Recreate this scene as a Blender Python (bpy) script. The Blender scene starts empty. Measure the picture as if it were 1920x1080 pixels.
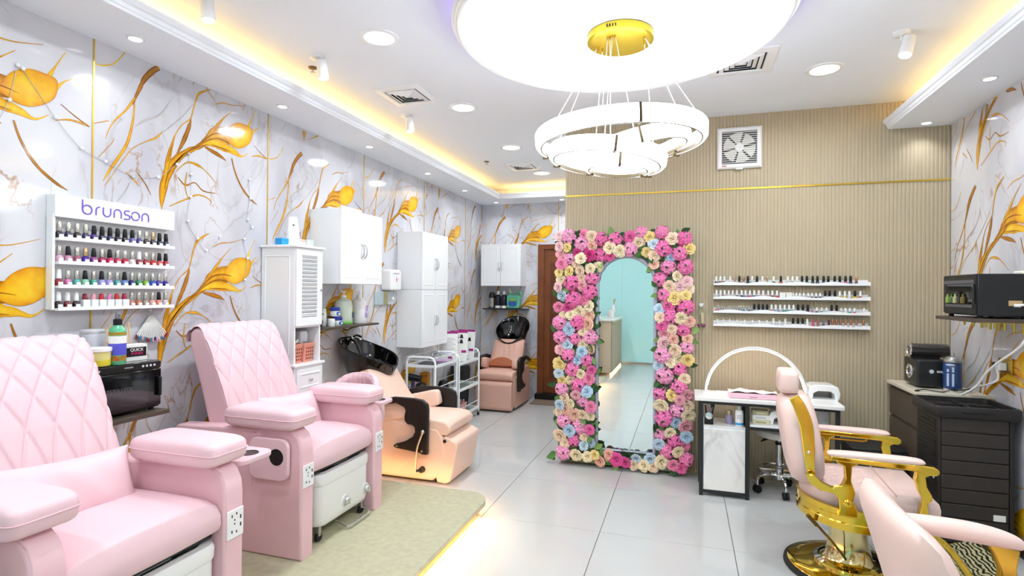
import bpy, bmesh, math, random
from mathutils import Vector, Matrix, Euler, noise
PI = math.pi
random.seed(7)
S = bpy.context.scene
COL = S.collection
# ---------------------------------------------------------------- camera
YAW, PITCH, ROLL, CAMZ = 0.30833, 0.00571, 0.00861, 1.5377
cam_d = bpy.data.cameras.new('camera')
cam_d.sensor_width = 36.0
cam_d.lens = 36.0 * 1023.58 / 1920.0
cam_d.clip_start = 0.05
cam = bpy.data.objects.new('camera', cam_d)
COL.objects.link(cam)
fw = Vector((-math.sin(YAW) * math.cos(PITCH), math.cos(YAW) * math.cos(PITCH), math.sin(PITCH)))
rt = Vector((math.cos(YAW), math.sin(YAW), 0))
up = rt.cross(fw)
r2 = rt * math.cos(ROLL) + up * math.sin(ROLL)
u2 = up * math.cos(ROLL) - rt * math.sin(ROLL)
M = Matrix((r2, u2, -fw)).transposed().to_4x4()
M.translation = Vector((0, 0, CAMZ))
cam.matrix_world = M
S.camera = cam
# ---------------------------------------------------------------- world, exposure
w = bpy.data.worlds.new('world')
S.world = w
w.use_nodes = True
w.node_tree.nodes['Background'].inputs[0].default_value = (0.9, 0.95, 1, 1)
w.node_tree.nodes['Background'].inputs[1].default_value = 0.3
S.view_settings.view_transform = 'Standard'
S.view_settings.look = 'None'
S.view_settings.gamma = 1.0
S.view_settings.use_curve_mapping = False
S.view_settings.exposure = -0.79
S.cycles.use_denoising = True
S.cycles.use_light_tree = False
S.cycles.use_adaptive_sampling = True
S.cycles.adaptive_threshold = 0.05
S.cycles.adaptive_min_samples = 16
S.cycles.max_bounces = 6
S.cycles.diffuse_bounces = 4
S.cycles.glossy_bounces = 3
S.cycles.transmission_bounces = 6
S.cycles.transparent_max_bounces = 8
S.cycles.sample_clamp_indirect = 25
S.cycles.caustics_reflective = False
S.cycles.caustics_refractive = False
# room planes
XL, XR, YP, YB, YF = -2.92, 1.90, 4.92, 7.65, -2.3
ZC, ZS = 3.03, 2.82
W_BIG, W_SMALL, W_COVE, W_RING, W_STEP = 23.0, 1.2, 4.8, 13.0, 11.0
WARM = (1.0, 0.60, 0.19)

def area(name, loc, rot, sx, sy, power, col=(1, 1, 1), shape='RECTANGLE', spread=PI, parent=None):
    d = bpy.data.lights.new(name, 'AREA')
    d.shape = shape
    d.size = sx
    if shape in ('RECTANGLE', 'ELLIPSE'):
        d.size_y = sy
    d.energy = power
    d.color = col
    d.spread = spread
    o = bpy.data.objects.new(name, d)
    COL.objects.link(o)
    o.location = loc
    o.rotation_euler = rot
    if parent:
        o.parent = parent
    return o

# warm LED tape in the ceiling coves and under the platform edge
area('cove_light', (-2.74, 2.4, 2.865), (PI, math.radians(-25), 0), 0.06, 9.6, W_COVE * 9.6, WARM)
area('cove_light', (1.74, 1.3, 2.865), (PI, math.radians(25), 0), 0.06, 7.0, W_COVE * 7.0, WARM)
area('cove_light', (-1.8, 7.42, 2.865), (PI + math.radians(-25), 0, 0), 1.3, 0.06, W_COVE * 1.3, WARM)
area('platform_light', (-1.33, 1.95, 0.085), (0, math.radians(-35), 0), 0.02, 3.0, W_STEP * 3.0, (1, .68, .30))
area('platform_light', (-2.1, 3.585, 0.085), (math.radians(35), 0, 0), 1.5, 0.02, W_STEP * 1.3, (1, .50, .15))

# ---------------------------------------------------------------- materials
def srgb(h):
    h = h.lstrip('#')
    out = []
    for i in (0, 2, 4):
        c = int(h[i:i + 2], 16) / 255
        out.append(c / 12.92 if c <= 0.04045 else ((c + 0.055) / 1.055) ** 2.4)
    return (*out, 1)

MATS = {}
def mat(name, col='#ffffff', rough=0.5, metal=0.0, var=0.0, scale=8, bump=0.0, bscale=60, coat=0.0, emit=0.0, ecol=None,
        trans=0.0, alpha=1.0, spec=0.5, ior=1.45, objcol=False, sss=0, var_col=None):
    if name in MATS:
        return MATS[name]
    m = bpy.data.materials.new(name)
    MATS[name] = m
    m.use_nodes = True
    nt = m.node_tree
    b = nt.nodes['Principled BSDF']
    c = srgb(col)
    b.inputs['Base Color'].default_value = c
    b.inputs['Roughness'].default_value = rough
    b.inputs['Metallic'].default_value = metal
    b.inputs['Coat Weight'].default_value = coat
    b.inputs['Coat Roughness'].default_value = 0.08
    b.inputs['Specular IOR Level'].default_value = spec
    b.inputs['IOR'].default_value = ior
    b.inputs['Transmission Weight'].default_value = trans
    b.inputs['Alpha'].default_value = alpha
    if emit:
        b.inputs['Emission Color'].default_value = srgb(ecol or col)
        b.inputs['Emission Strength'].default_value = emit
    tc = nt.nodes.new('ShaderNodeTexCoord')
    if objcol:
        oi = nt.nodes.new('ShaderNodeObjectInfo')
        nt.links.new(oi.outputs['Color'], b.inputs['Base Color'])
    elif var:
        n = nt.nodes.new('ShaderNodeTexNoise')
        n.inputs['Scale'].default_value = scale
        n.inputs['Detail'].default_value = 4
        nt.links.new(tc.outputs['Object'], n.inputs['Vector'])
        mx = nt.nodes.new('ShaderNodeMix')
        mx.data_type = 'RGBA'
        d = srgb(var_col) if var_col else (c[0] * (1 - var), c[1] * (1 - var), c[2] * (1 - var), 1)
        mx.inputs[6].default_value = d
        mx.inputs[7].default_value = c
        r = nt.nodes.new('ShaderNodeMapRange')
        r.inputs[1].default_value = 0.35
        r.inputs[2].default_value = 0.65
        nt.links.new(n.outputs['Fac'], r.inputs[0])
        nt.links.new(r.outputs[0], mx.inputs[0])
        nt.links.new(mx.outputs[2], b.inputs['Base Color'])
    if bump:
        n2 = nt.nodes.new('ShaderNodeTexNoise')
        n2.inputs['Scale'].default_value = bscale
        n2.inputs['Detail'].default_value = 3
        nt.links.new(tc.outputs['Object'], n2.inputs['Vector'])
        bp = nt.nodes.new('ShaderNodeBump')
        bp.inputs['Strength'].default_value = bump
        bp.inputs['Distance'].default_value = 0.004
        nt.links.new(n2.outputs['Fac'], bp.inputs['Height'])
        nt.links.new(bp.outputs[0], b.inputs['Normal'])
    return m

def marble(name, base, vein, cloud, rough, vscale=1.6, thick=0.018, strength=0.6, rot=0.5, gold=None):
    m = bpy.data.materials.new(name)
    MATS[name] = m
    m.use_nodes = True
    nt = m.node_tree
    N, L = nt.nodes.new, nt.links.new
    b = nt.nodes['Principled BSDF']
    b.inputs['Roughness'].default_value = rough
    g = N('ShaderNodeNewGeometry')
    mp = N('ShaderNodeMapping')
    mp.inputs['Rotation'].default_value = (rot, rot * .6, rot)
    mp.inputs['Scale'].default_value = (1, 1, 0.55)
    L(g.outputs['Position'], mp.inputs[0])
    n = N('ShaderNodeTexNoise')
    n.inputs['Scale'].default_value = vscale
    n.inputs['Detail'].default_value = 7
    n.inputs['Roughness'].default_value = 0.55
    n.inputs['Distortion'].default_value = 0.8
    L(mp.outputs[0], n.inputs['Vector'])
    s = N('ShaderNodeMath'); s.operation = 'SUBTRACT'; s.inputs[1].default_value = 0.5
    L(n.outputs['Fac'], s.inputs[0])
    a = N('ShaderNodeMath'); a.operation = 'ABSOLUTE'
    L(s.outputs[0], a.inputs[0])
    r = N('ShaderNodeMapRange')
    r.inputs[1].default_value = 0; r.inputs[2].default_value = thick
    r.inputs[3].default_value = 1; r.inputs[4].default_value = 0
    L(a.outputs[0], r.inputs[0])
    n2 = N('ShaderNodeTexNoise')
    n2.inputs['Scale'].default_value = vscale * 1.3
    n2.inputs['Detail'].default_value = 3
    L(mp.outputs[0], n2.inputs['Vector'])
    r2_ = N('ShaderNodeMapRange')
    r2_.inputs[1].default_value = 0.42; r2_.inputs[2].default_value = 0.68
    L(n2.outputs['Fac'], r2_.inputs[0])
    m1 = N('ShaderNodeMix'); m1.data_type = 'RGBA'
    m1.inputs[6].default_value = srgb(base); m1.inputs[7].default_value = srgb(cloud)
    L(r2_.outputs[0], m1.inputs[0])
    k = N('ShaderNodeMath'); k.operation = 'MULTIPLY'
    L(r.outputs[0], k.inputs[0]); L(r2_.outputs[0], k.inputs[1])
    k2 = N('ShaderNodeMath'); k2.operation = 'MULTIPLY'; k2.inputs[1].default_value = strength
    L(k.outputs[0], k2.inputs[0])
    m2 = N('ShaderNodeMix'); m2.data_type = 'RGBA'
    m2.inputs[7].default_value = srgb(vein)
    L(m1.outputs[2], m2.inputs[6]); L(k2.outputs[0], m2.inputs[0])
    if gold:
        n3 = N('ShaderNodeTexNoise'); n3.inputs['Scale'].default_value = 2.6; n3.inputs['Detail'].default_value = 6; n3.inputs['Distortion'].default_value = 1.2
        L(mp.outputs[0], n3.inputs['Vector'])
        s3 = N('ShaderNodeMath'); s3.operation = 'SUBTRACT'; s3.inputs[1].default_value = 0.52; L(n3.outputs['Fac'], s3.inputs[0])
        a3 = N('ShaderNodeMath'); a3.operation = 'ABSOLUTE'; L(s3.outputs[0], a3.inputs[0])
        r3 = N('ShaderNodeMapRange'); r3.inputs[1].default_value = 0; r3.inputs[2].default_value = .011; r3.inputs[3].default_value = 1; r3.inputs[4].default_value = 0; L(a3.outputs[0], r3.inputs[0])
        n4 = N('ShaderNodeTexNoise'); n4.inputs['Scale'].default_value = 1.9; L(g.outputs['Position'], n4.inputs['Vector'])
        r4 = N('ShaderNodeMapRange'); r4.inputs[1].default_value = .47; r4.inputs[2].default_value = .60; r4.inputs[4].default_value = .8; L(n4.outputs['Fac'], r4.inputs[0])
        k3 = N('ShaderNodeMath'); k3.operation = 'MULTIPLY'; L(r3.outputs[0], k3.inputs[0]); L(r4.outputs[0], k3.inputs[1])
        m3 = N('ShaderNodeMix'); m3.data_type = 'RGBA'; m3.inputs[7].default_value = srgb(gold)
        L(m2.outputs[2], m3.inputs[6]); L(k3.outputs[0], m3.inputs[0]); m2 = m3
    L(m2.outputs[2], b.inputs['Base Color'])
    return m

def vcol_mat(name, rough):
    m = bpy.data.materials.new(name)
    MATS[name] = m
    m.use_nodes = True
    nt = m.node_tree
    b = nt.nodes['Principled BSDF']
    b.inputs['Roughness'].default_value = rough
    a = nt.nodes.new('ShaderNodeAttribute')
    a.attribute_name = 'ink'
    n = nt.nodes.new('ShaderNodeTexNoise')
    n.inputs['Scale'].default_value = 18
    g = nt.nodes.new('ShaderNodeNewGeometry')
    nt.links.new(g.outputs['Position'], n.inputs['Vector'])
    mx = nt.nodes.new('ShaderNodeMix'); mx.data_type = 'RGBA'; mx.blend_type = 'OVERLAY'
    mx.inputs[0].default_value = 0.5
    nt.links.new(a.outputs['Color'], mx.inputs[6])
    nt.links.new(n.outputs['Fac'], mx.inputs[7])
    nt.links.new(mx.outputs[2], b.inputs['Base Color'])
    return m

WHITE = mat('white_paint', '#f4f2f0', 0.55)
CEIL = mat('ceiling_paint', '#f2f6fc', 0.7)
LAQ = mat('white_lacquer', '#f2f4f6', 0.3)
PLAST = mat('white_plastic', '#f4f4f4', 0.25, coat=0.3)
CHROME = mat('chrome', '#e8e8ea', 0.08, 1.0)
STEEL = mat('steel', '#b9bbbd', 0.3, 1.0)
GOLD = mat('gold_chrome', '#e8c44a', 0.1, 1.0)
GOLDM = mat('gold_satin', '#d9b44a', 0.28, 1.0)
BLACK = mat('black_plastic', '#141416', 0.35)
BLKG = mat('black_gloss', '#08080a', 0.06, coat=0.6)
BLKM = mat('black_metal', '#26292b', 0.4)
PINK = mat('pink_leather', '#f0c6ce', 0.42, bump=0.12, bscale=220, var=0.04, scale=5)
PINKL = mat('pale_pink_leather', '#ebc8d0', 0.42, bump=0.12, bscale=220)
PEACH = mat('peach_leather', '#f0d0be', 0.42, bump=0.12, bscale=200, var=0.05, scale=4)
BLUSH = mat('blush_leather', '#edd0c8', 0.4, bump=0.1, bscale=200)
DARKW = mat('dark_wood', '#2a2321', 0.4, var=0.4, scale=14)
BROWN = mat('brown_board', '#54483f', 0.4, var=0.15, scale=10)
WOOD = mat('door_wood', '#7d4421', 0.35, var=0.25, scale=6)
RUBBER = mat('rubber', '#1b1b1c', 0.7)
GLASS = mat('clear_glass', '#ffffff', 0.02, trans=1.0, ior=1.45)
POLISH = mat('tinted_polish', objcol=True, rough=0.12, coat=0.5)
TINT = mat('tinted_matte', objcol=True, rough=0.55)
PAPER = mat('paper_label', '#f3f3f0', 0.6)
MIRROR = mat('mirror_silver', '#f4f7f7', 0.01, 1.0)
LAMP = mat('lamp_glow', '#ffffff', 0.4, emit=9.0)
LAMP.cycles.emission_sampling = 'NONE'
MARB = marble('gold_marble_slab', '#dcdce2', '#9c9591', '#c0c0ca', 0.07, gold='#a8752c')
TABM = marble('table_marble', '#f1f1f0', '#9d9692', '#e6e6e6', 0.25, 3.0, 0.03, 0.8, 0.9)
INK = vcol_mat('gold_vein_ink', 0.09)
TILE = mat('porcelain_tile', '#c6c7c6', 0.06, var=0.03, scale=3)
GROUT = mat('grout', '#77736e', 0.8)

# ---------------------------------------------------------------- mesh helpers
class MB:
    def __init__(s):
        s.v = []; s.f = []; s.M = None
    def add(s, vs, fs):
        k = len(s.v)
        if s.M is not None:
            vs = [s.M @ Vector(p) for p in vs]
        s.v += [tuple(p) for p in vs]
        s.f += [tuple(i + k for i in f) for f in fs]
        return s
    def box(s, x0, y0, z0, x1, y1, z1):
        if x0 > x1: x0, x1 = x1, x0
        if y0 > y1: y0, y1 = y1, y0
        if z0 > z1: z0, z1 = z1, z0
        return s.add([(x0, y0, z0), (x1, y0, z0), (x1, y1, z0), (x0, y1, z0), (x0, y0, z1), (x1, y0, z1), (x1, y1, z1), (x0, y1, z1)],
                     [(0, 3, 2, 1), (4, 5, 6, 7), (0, 1, 5, 4), (1, 2, 6, 5), (2, 3, 7, 6), (3, 0, 4, 7)])
    def loft(s, rings, closed=True, cap=True):
        n = len(rings[0]); vs = [p for r in rings for p in r]; fs = []
        for i in range(len(rings) - 1):
            for j in range(n if closed else n - 1):
                a = i * n + j; b = i * n + (j + 1) % n
                fs.append((a, b, b + n, a + n))
        if cap and closed:
            fs.append(tuple(reversed(range(n))))
            fs.append(tuple((len(rings) - 1) * n + j for j in range(n)))
        return s.add(vs, fs)
    def cyl(s, p0, p1, r0, r1=None, n=16, cap=True):
        r1 = r0 if r1 is None else r1
        p0, p1 = Vector(p0), Vector(p1)
        d = (p1 - p0).normalized()
        a = d.orthogonal().normalized(); b = d.cross(a)
        R = [[p + (a * math.cos(2 * PI * i / n) + b * math.sin(2 * PI * i / n)) * r for i in range(n)] for p, r in ((p0, r0), (p1, r1))]
        return s.loft(R, cap=cap)
    def lathe(s, prof, c=(0, 0, 0), n=24, cap=True, sx=1, sy=1):
        R = [[(c[0] + r * sx * math.cos(2 * PI * i / n), c[1] + r * sy * math.sin(2 * PI * i / n), c[2] + z) for i in range(n)] for r, z in prof]
        return s.loft(R, cap=cap)
    def tube(s, pts, r, n=8, closed=False, flat=None):
        P = [Vector(p) for p in pts]; m = len(P); R = []
        pa = None
        for i, p in enumerate(P):
            q0 = P[(i - 1) % m] if closed or i > 0 else p
            q1 = P[(i + 1) % m] if closed or i < m - 1 else p
            d = (q1 - q0).normalized()
            if pa is None:
                a = d.cross(Vector((0, 0, 1)))
                a = a.normalized() if a.length > 0.05 else d.orthogonal().normalized()
            else:
                a = (pa - d * pa.dot(d)).normalized()
            pa = a; b = d.cross(a)
            rr = r[i] if isinstance(r, (list, tuple)) else r
            fl = flat or 1
            R.append([p + a * math.cos(2 * PI * j / n) * rr + b * math.sin(2 * PI * j / n) * rr * fl for j in range(n)])
        if closed:
            R.append(R[0])
        return s.loft(R, cap=not closed)
    def prism(s, poly, a, b, axis='y'):
        def P(p, t):
            return {'y': (p[0], t, p[1]), 'x': (t, p[0], p[1]), 'z': (p[0], p[1], t)}[axis]
        n = len(poly)
        area2 = sum(poly[i][0] * poly[(i + 1) % n][1] - poly[(i + 1) % n][0] * poly[i][1] for i in range(n))
        flip = (area2 > 0) == (axis == 'y')
        vs = [P(p, a) for p in poly] + [P(p, b) for p in poly]
        fs = [tuple(reversed(range(n))), tuple(range(n, 2 * n))] + [(i, (i + 1) % n, (i + 1) % n + n, i + n) for i in range(n)]
        if flip:
            fs = [tuple(reversed(f)) for f in fs]
        return s.add(vs, fs)
    def grid(s, fn, nu, nv):
        vs = [fn(i / nu, j / nv) for j in range(nv + 1) for i in range(nu + 1)]
        fs = [(j * (nu + 1) + i, j * (nu + 1) + i + 1, (j + 1) * (nu + 1) + i + 1, (j + 1) * (nu + 1) + i) for j in range(nv) for i in range(nu)]
        return s.add(vs, fs)
    def sph(s, c, rx, ry=None, rz=None, n=14, m=8):
        ry = rx if ry is None else ry; rz = rx if rz is None else rz
        R = []
        for j in range(m + 1):
            t = PI * (j / m) * 0.998 + 0.001 * PI
            R.append([(c[0] + rx * math.sin(t) * math.cos(2 * PI * i / n), c[1] + ry * math.sin(t) * math.sin(2 * PI * i / n), c[2] - rz * math.cos(t)) for i in range(n)])
        return s.loft(R)
    def pillow(s, w, h, t, n=22):
        """stuffed cushion in the y-z plane, pinched corners"""
        def f(sg):
            def g(u, v):
                a, b = 2 * u - 1, 2 * v - 1
                th = t * max(0, (1 - abs(a) ** 2.6) * (1 - abs(b) ** 2.6)) ** .6
                y = a * w * (1 - .06 * (1 - a * a) * abs(b) ** 3 - .05 * (1 - b * b)); z = b * h * (1 - .10 * (1 - a * a) - 0)
                cr = .004 * math.sin(a * 9 + b * 4) * (1 - abs(a)) ** .3 * (1 - abs(b)) ** .3
                return (sg * (th + .003) + cr, y, z)
            return g
        s.grid(f(1), n, n)
        s.grid(lambda u, v: f(-1)(1 - u, v), n, n)
        k = n + 1; o0 = len(s.v) - 2 * k * k; o1 = o0 + k * k
        for i in range(n):
            s.f.append((o0 + i + 1, o0 + i, o1 + n - i, o1 + n - i - 1))
            s.f.append((o0 + n * k + i, o0 + n * k + i + 1, o1 + n * k + n - i - 1, o1 + n * k + n - i))
            s.f.append((o0 + i * k, o0 + (i + 1) * k, o1 + (i + 1) * k + n, o1 + i * k + n))
            s.f.append((o0 + (i + 1) * k + n, o0 + i * k + n, o1 + i * k, o1 + (i + 1) * k))
        return s
    def soft(s, x0, y0, z0, x1, y1, z1, e=0.35, n=14, puff=0.0, ez=None):
        """pillow-like rounded block: superellipsoid shell"""
        cx, cy, cz = (x0 + x1) / 2, (y0 + y1) / 2, (z0 + z1) / 2
        ax, ay, az = abs(x1 - x0) / 2, abs(y1 - y0) / 2, abs(z1 - z0) / 2
        ez = e if ez is None else ez
        def sg(v, p):
            return math.copysign(abs(v) ** p, v)
        R = []; m = n; k = 2 * n + 8
        for j in range(m + 1):
            t = -PI / 2 + PI * (j / m)
            t = max(-PI / 2 + .002, min(PI / 2 - .002, t))
            R.append([(cx + ax * sg(math.cos(t), ez) * sg(math.cos(2 * PI * i / k), e),
                       cy + ay * sg(math.cos(t), ez) * sg(math.sin(2 * PI * i / k), e), cz + az * sg(math.sin(t), ez)) for i in range(k)])
        return s.loft(R)

def rrect(x0, y0, x1, y1, r, n=5):
    out = []
    for cx, cy, a0 in ((x1 - r, y1 - r, 0), (x0 + r, y1 - r, PI / 2), (x0 + r, y0 + r, PI), (x1 - r, y0 + r, 1.5 * PI)):
        for i in range(n + 1):
            a = a0 + PI / 2 * i / n
            out.append((cx + r * math.cos(a), cy + r * math.sin(a)))
    return out

def spl(pts, n=6):
    """Catmull-Rom through points"""
    P = [Vector(p) for p in pts]; out = []
    for i in range(len(P) - 1):
        p0 = P[max(i - 1, 0)]; p1 = P[i]; p2 = P[i + 1]; p3 = P[min(i + 2, len(P) - 1)]
        for k in range(n):
            t = k / n
            out.append(0.5 * ((2 * p1) + (p2 - p0) * t + (2 * p0 - 5 * p1 + 4 * p2 - p3) * t * t + (3 * p1 - p0 - 3 * p2 + p3) * t ** 3))
    out.append(P[-1])
    return out

def obj(name, mb, m, parent=None, smooth=40, bev=0.0, seg=2, sub=0, col=None, label=None, kind=None, loc=None, rot=None):
    me = bpy.data.meshes.new(name)
    me.from_pydata(mb.v, [], mb.f)
    me.validate()
    if smooth:
        me.polygons.foreach_set('use_smooth', [True] * len(me.polygons))
        me.set_sharp_from_angle(angle=math.radians(smooth))
    me.materials.append(m)
    o = bpy.data.objects.new(name, me)
    COL.objects.link(o)
    if parent: o.parent = parent
    if bev:
        b = o.modifiers.new('bevel', 'BEVEL')
        b.width = bev; b.segments = seg; b.limit_method = 'ANGLE'; b.angle_limit = math.radians(35)
        b.harden_normals = False
    if sub:
        b = o.modifiers.new('sub', 'SUBSURF'); b.levels = sub; b.render_levels = sub
    if col: o.color = srgb(col)
    if label: o['label'] = label
    if kind: o['kind'] = kind
    if loc: o.location = loc
    if rot: o.rotation_euler = rot
    return o

def tag(o, label, cat, group=None):
    o['label'] = label; o['category'] = cat
    if group: o['group'] = group
    return o

def thing(name, label, cat, loc=(0, 0, 0), rz=0, group=None):
    o = bpy.data.objects.new(name, None)
    o.empty_display_size = 0.1
    COL.objects.link(o)
    o.location = loc; o.rotation_euler = (0, 0, rz)
    return tag(o, label, cat, group)

def dup(o, parent=None):
    c = o.copy()
    COL.objects.link(c)
    if parent is not None: c.parent = parent
    for ch in o.children:
        dup(ch, c)
    return c

SLAB = {'floor': 'pale glossy porcelain tile floor of the salon', 'wall_left': 'left wall of white marble slabs with gold veins', 'wall_back': 'far back wall of gold-veined marble beside the door',
        'wall_right': 'right wall of white marble slabs with gold veins', 'baseboard_right': 'dark skirting along the right marble wall', 'wall_partition': 'beige fluted partition wall with thin gold strip',
        'wall_passage': 'plain side wall of the passage behind the partition', 'door_1': 'brown wooden door at the end of the passage', 'wall_front': 'teal glazed shop front seen in the mirror',
        'trim_pillar': 'white pillar beside the reception counter', 'ceiling': 'white main ceiling with recessed lights', 'ceiling_border_left': 'lowered white ceiling border along the left wall',
        'ceiling_border_back': 'lowered white ceiling border at the back wall', 'ceiling_border_right': 'lowered white ceiling border along the right wall', 'trim_crown_left': 'white crown moulding of the left cove',
        'trim_crown_right': 'white crown moulding of the right cove', 'trim_crown_back': 'white crown moulding of the back cove', 'floor_platform': 'raised beige platform with lit edge under the recliners'}
def struct(name, mb, m, parent=None, **k):
    o = obj(name, mb, m, parent, **k)
    if parent is None:
        o['kind'] = 'structure'; o['label'] = SLAB.get(name, name.replace('_', ' ')); o['category'] = name.split('_')[0]
    return o

def text(name, body, size, m, parent, loc, rot, ext=0.0006, align='CENTER', sx=1.0):
    c = bpy.data.curves.new(name, 'FONT')
    c.body = body; c.size = size; c.extrude = ext; c.align_x = align; c.align_y = 'CENTER'
    c.materials.append(m)
    tmp = bpy.data.objects.new(name + '_curve', c)
    me = bpy.data.meshes.new_from_object(tmp)
    bpy.data.objects.remove(tmp); bpy.data.curves.remove(c)
    o = bpy.data.objects.new(name, me)
    COL.objects.link(o)
    o.parent = parent; o.location = loc; o.rotation_euler = rot; o.scale = (sx, 1, 1)
    return o
def marks(name, widths, h, m, parent, loc, rot, gap=.3, slant=.25):
    """small unreadable printed dashes in a row"""
    mb = MB(); tot = sum(widths) + gap * h * (len(widths) - 1); x = -tot / 2
    for w_ in widths:
        mb.prism([(x, -h / 2), (x + w_, -h / 2), (x + w_ + slant * h, h / 2), (x + slant * h, h / 2)], 0, .0006, 'z')
        x += w_ + gap * h
    return obj(name, mb, m, parent, smooth=None, loc=loc, rot=rot)
R_PX = (PI / 2, 0, PI / 2)      # faces +x
R_MY = (PI / 2, 0, 0)           # faces -y
R_MX = (PI / 2, 0, -PI / 2)     # faces -x
ORD = ('first second third fourth fifth sixth seventh eighth ninth tenth eleventh twelfth thirteenth fourteenth fifteenth sixteenth seventeenth '
       'eighteenth nineteenth twentieth twenty-first twenty-second twenty-third twenty-fourth twenty-fifth twenty-sixth twenty-seventh '
       'twenty-eighth twenty-ninth thirtieth thirty-first thirty-second thirty-third thirty-fourth thirty-fifth thirty-sixth thirty-seventh thirty-eighth thirty-ninth fortieth forty-first forty-second').split()
# ================================================================= structure
# floor: porcelain tiles on a grout bed
fl = struct('floor', MB().box(XL - .1, YF - .1, -0.1, XR + .1, YB + .1, -0.004), GROUT, smooth=None)
TX, TY, GX, GY = 0.8, 0.82, -2.1158, 5.9761
tmesh = None
xs = [GX + TX * k for k in range(-2, 7)]
ys = [GY + TY * k for k in range(-12, 4)]
for x in xs:
    for y in ys:
        x0, x1, y0, y1 = max(x, XL), min(x + TX, XR), max(y, YF), min(y + TY, YB)
        if x1 - x0 < 0.03 or y1 - y0 < 0.03: continue
        g = 0.0022
        full = x1 - x0 > TX - .001 and y1 - y0 > TY - .001
        if full and tmesh:
            t = bpy.data.objects.new('tile', tmesh); COL.objects.link(t); t.parent = fl
            md = t.modifiers.new('bevel', 'BEVEL'); md.width = 0.0012; md.segments = 1
        else:
            t = obj('tile', MB().box(-(x1 - x0) / 2 + g, -(y1 - y0) / 2 + g, -0.006, (x1 - x0) / 2 - g, (y1 - y0) / 2 - g, 0), TILE, fl, smooth=None, bev=0.0012, seg=1)
            if full: tmesh = t.data
        t.location = ((x0 + x1) / 2, (y0 + y1) / 2, 0)

# gold-veined marble slabs ------------------------------------------------
VEINS=[(2,[(371,271,30),(326,230,32),(277,165,30),(249,100,22),(222,35,14),(215,-3,8)]),
(1,[(224,41,14),(172,-44,11),(115,-115,8),(81,-177,6),(65,-229,3)]),
(1,[(220,8,10),(216,-66,11),(201,-152,16),(179,-229,17),(135,-311,16),(84,-397,13),(55,-454,3)]),
(1,[(393,-555,3),(394,-488,34),(406,-409,52),(432,-328,58),(479,-249,50),(557,-176,36),(638,-126,30),(698,-74,50),(773,-6,85),(880,7,110)]),
(1,[(416,-341,24),(431,-251,32),(456,-157,17),(477,-93,8),(520,-22,6),(577,30,8),(597,92,9),(616,159,11),(645,215,15),(725,264,6)]),
(2,[(484,-214,4),(522,-140,24),(555,-62,28),(577,5,18),(583,37,4)]),
(1,[(686,-75,8),(735,-1,17),(798,70,18),(837,120,8),(905,184,3)]),
(0,[(674,-101,14),(749,-71,55),(840,-74,62),(923,-86,38),(987,-104,12),(1045,-67,3)]),
(2,[(687,-113,12),(762,-131,26),(815,-145,20),(855,-163,4)]),
(0,[(1038,107,26),(1071,174,8),(1116,263,4)]),
(0,[(1073,71,22),(1110,116,8),(1149,145,3)]),
(2,[(902,-135,8),(924,-202,11),(961,-272,12),(1012,-335,14),(1087,-391,13),(1134,-413,3)]),
(1,[(480,-317,5),(524,-269,6),(569,-238,10),(628,-240,18),(676,-255,7),(726,-286,6),(778,-329,2)]),
(2,[(497,-343,5),(548,-383,9),(617,-355,6),(678,-395,8),(773,-394,4)]),
(1,[(558,-301,6),(548,-383,9),(560,-441,5),(578,-458,3)]),
(1,[(440,-529,4),(505,-494,8),(572,-459,10),(630,-429,9),(691,-429,7),(741,-452,5),(729,-475,3)]),
(1,[(1075,-83,4),(1144,-61,9),(1224,-66,9)]),
(2,[(1097,3,3),(1159,-34,5),(1232,-70,7)]),
(1,[(176,-381,5),(218,-409,9),(247,-439,4)]),
(2,[(236,-364,3),(275,-407,6),(300,-439,6),(325,-481,3)]),
(1,[(63,-478,3),(144,-344,4),(207,-249,4),(282,-189,5),(351,-147,11),(392,-98,4)]),
(1,[(758,180,4),(823,212,7),(904,223,5),(1018,260,2)]),
(1,[(6,-164,3),(80,-129,5)]),
(1,[(28,-336,3),(99,-241,4),(107,-213,2)]),
(0,[(6,148,4),(35,147,7),(94,175,6),(137,227,5),(163,269,5)]),
(3,[(402,-95,5),(520,27,5),(610,147,3)]),
(3,[(224,-118,4),(280,-65,10),(370,-9,8),(442,100,4)]),
(3,[(129,-549,3),(173,-489,4),(200,-430,3)]),
(4,[(568,-166,3),(674,-78,8),(754,-11,9),(839,5,8),(921,-6,2)]),
(4,[(614,-139,3),(711,-64,8),(800,-31,8),(880,-39,2)]),
(4,[(458,-293,3),(523,-207,9),(614,-139,8),(711,-91,2)]),
(4,[(409,-428,3),(427,-348,9),(469,-271,10),(534,-197,3)]),
(4,[(426,-271,2),(444,-199,6),(461,-146,2)]),
(4,[(730,-86,2),(814,-88,7),(895,-93,2)])]
BLOB=[(833,-11),(863,41),(901,90),(962,123),(1027,125),(1080,110),(1072,27),(1015,-30),(950,-56),(887,-46)]
GOLDS = {0: ('#f2c22a', '#dd9a14'), 1: ('#e3a822', '#a8650f'), 2: ('#b8781a', '#7a4410'), 3: ('#c4bdb9', '#b0a8a4'), 4: ('#9a5a14', '#b87a1a')}
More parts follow.
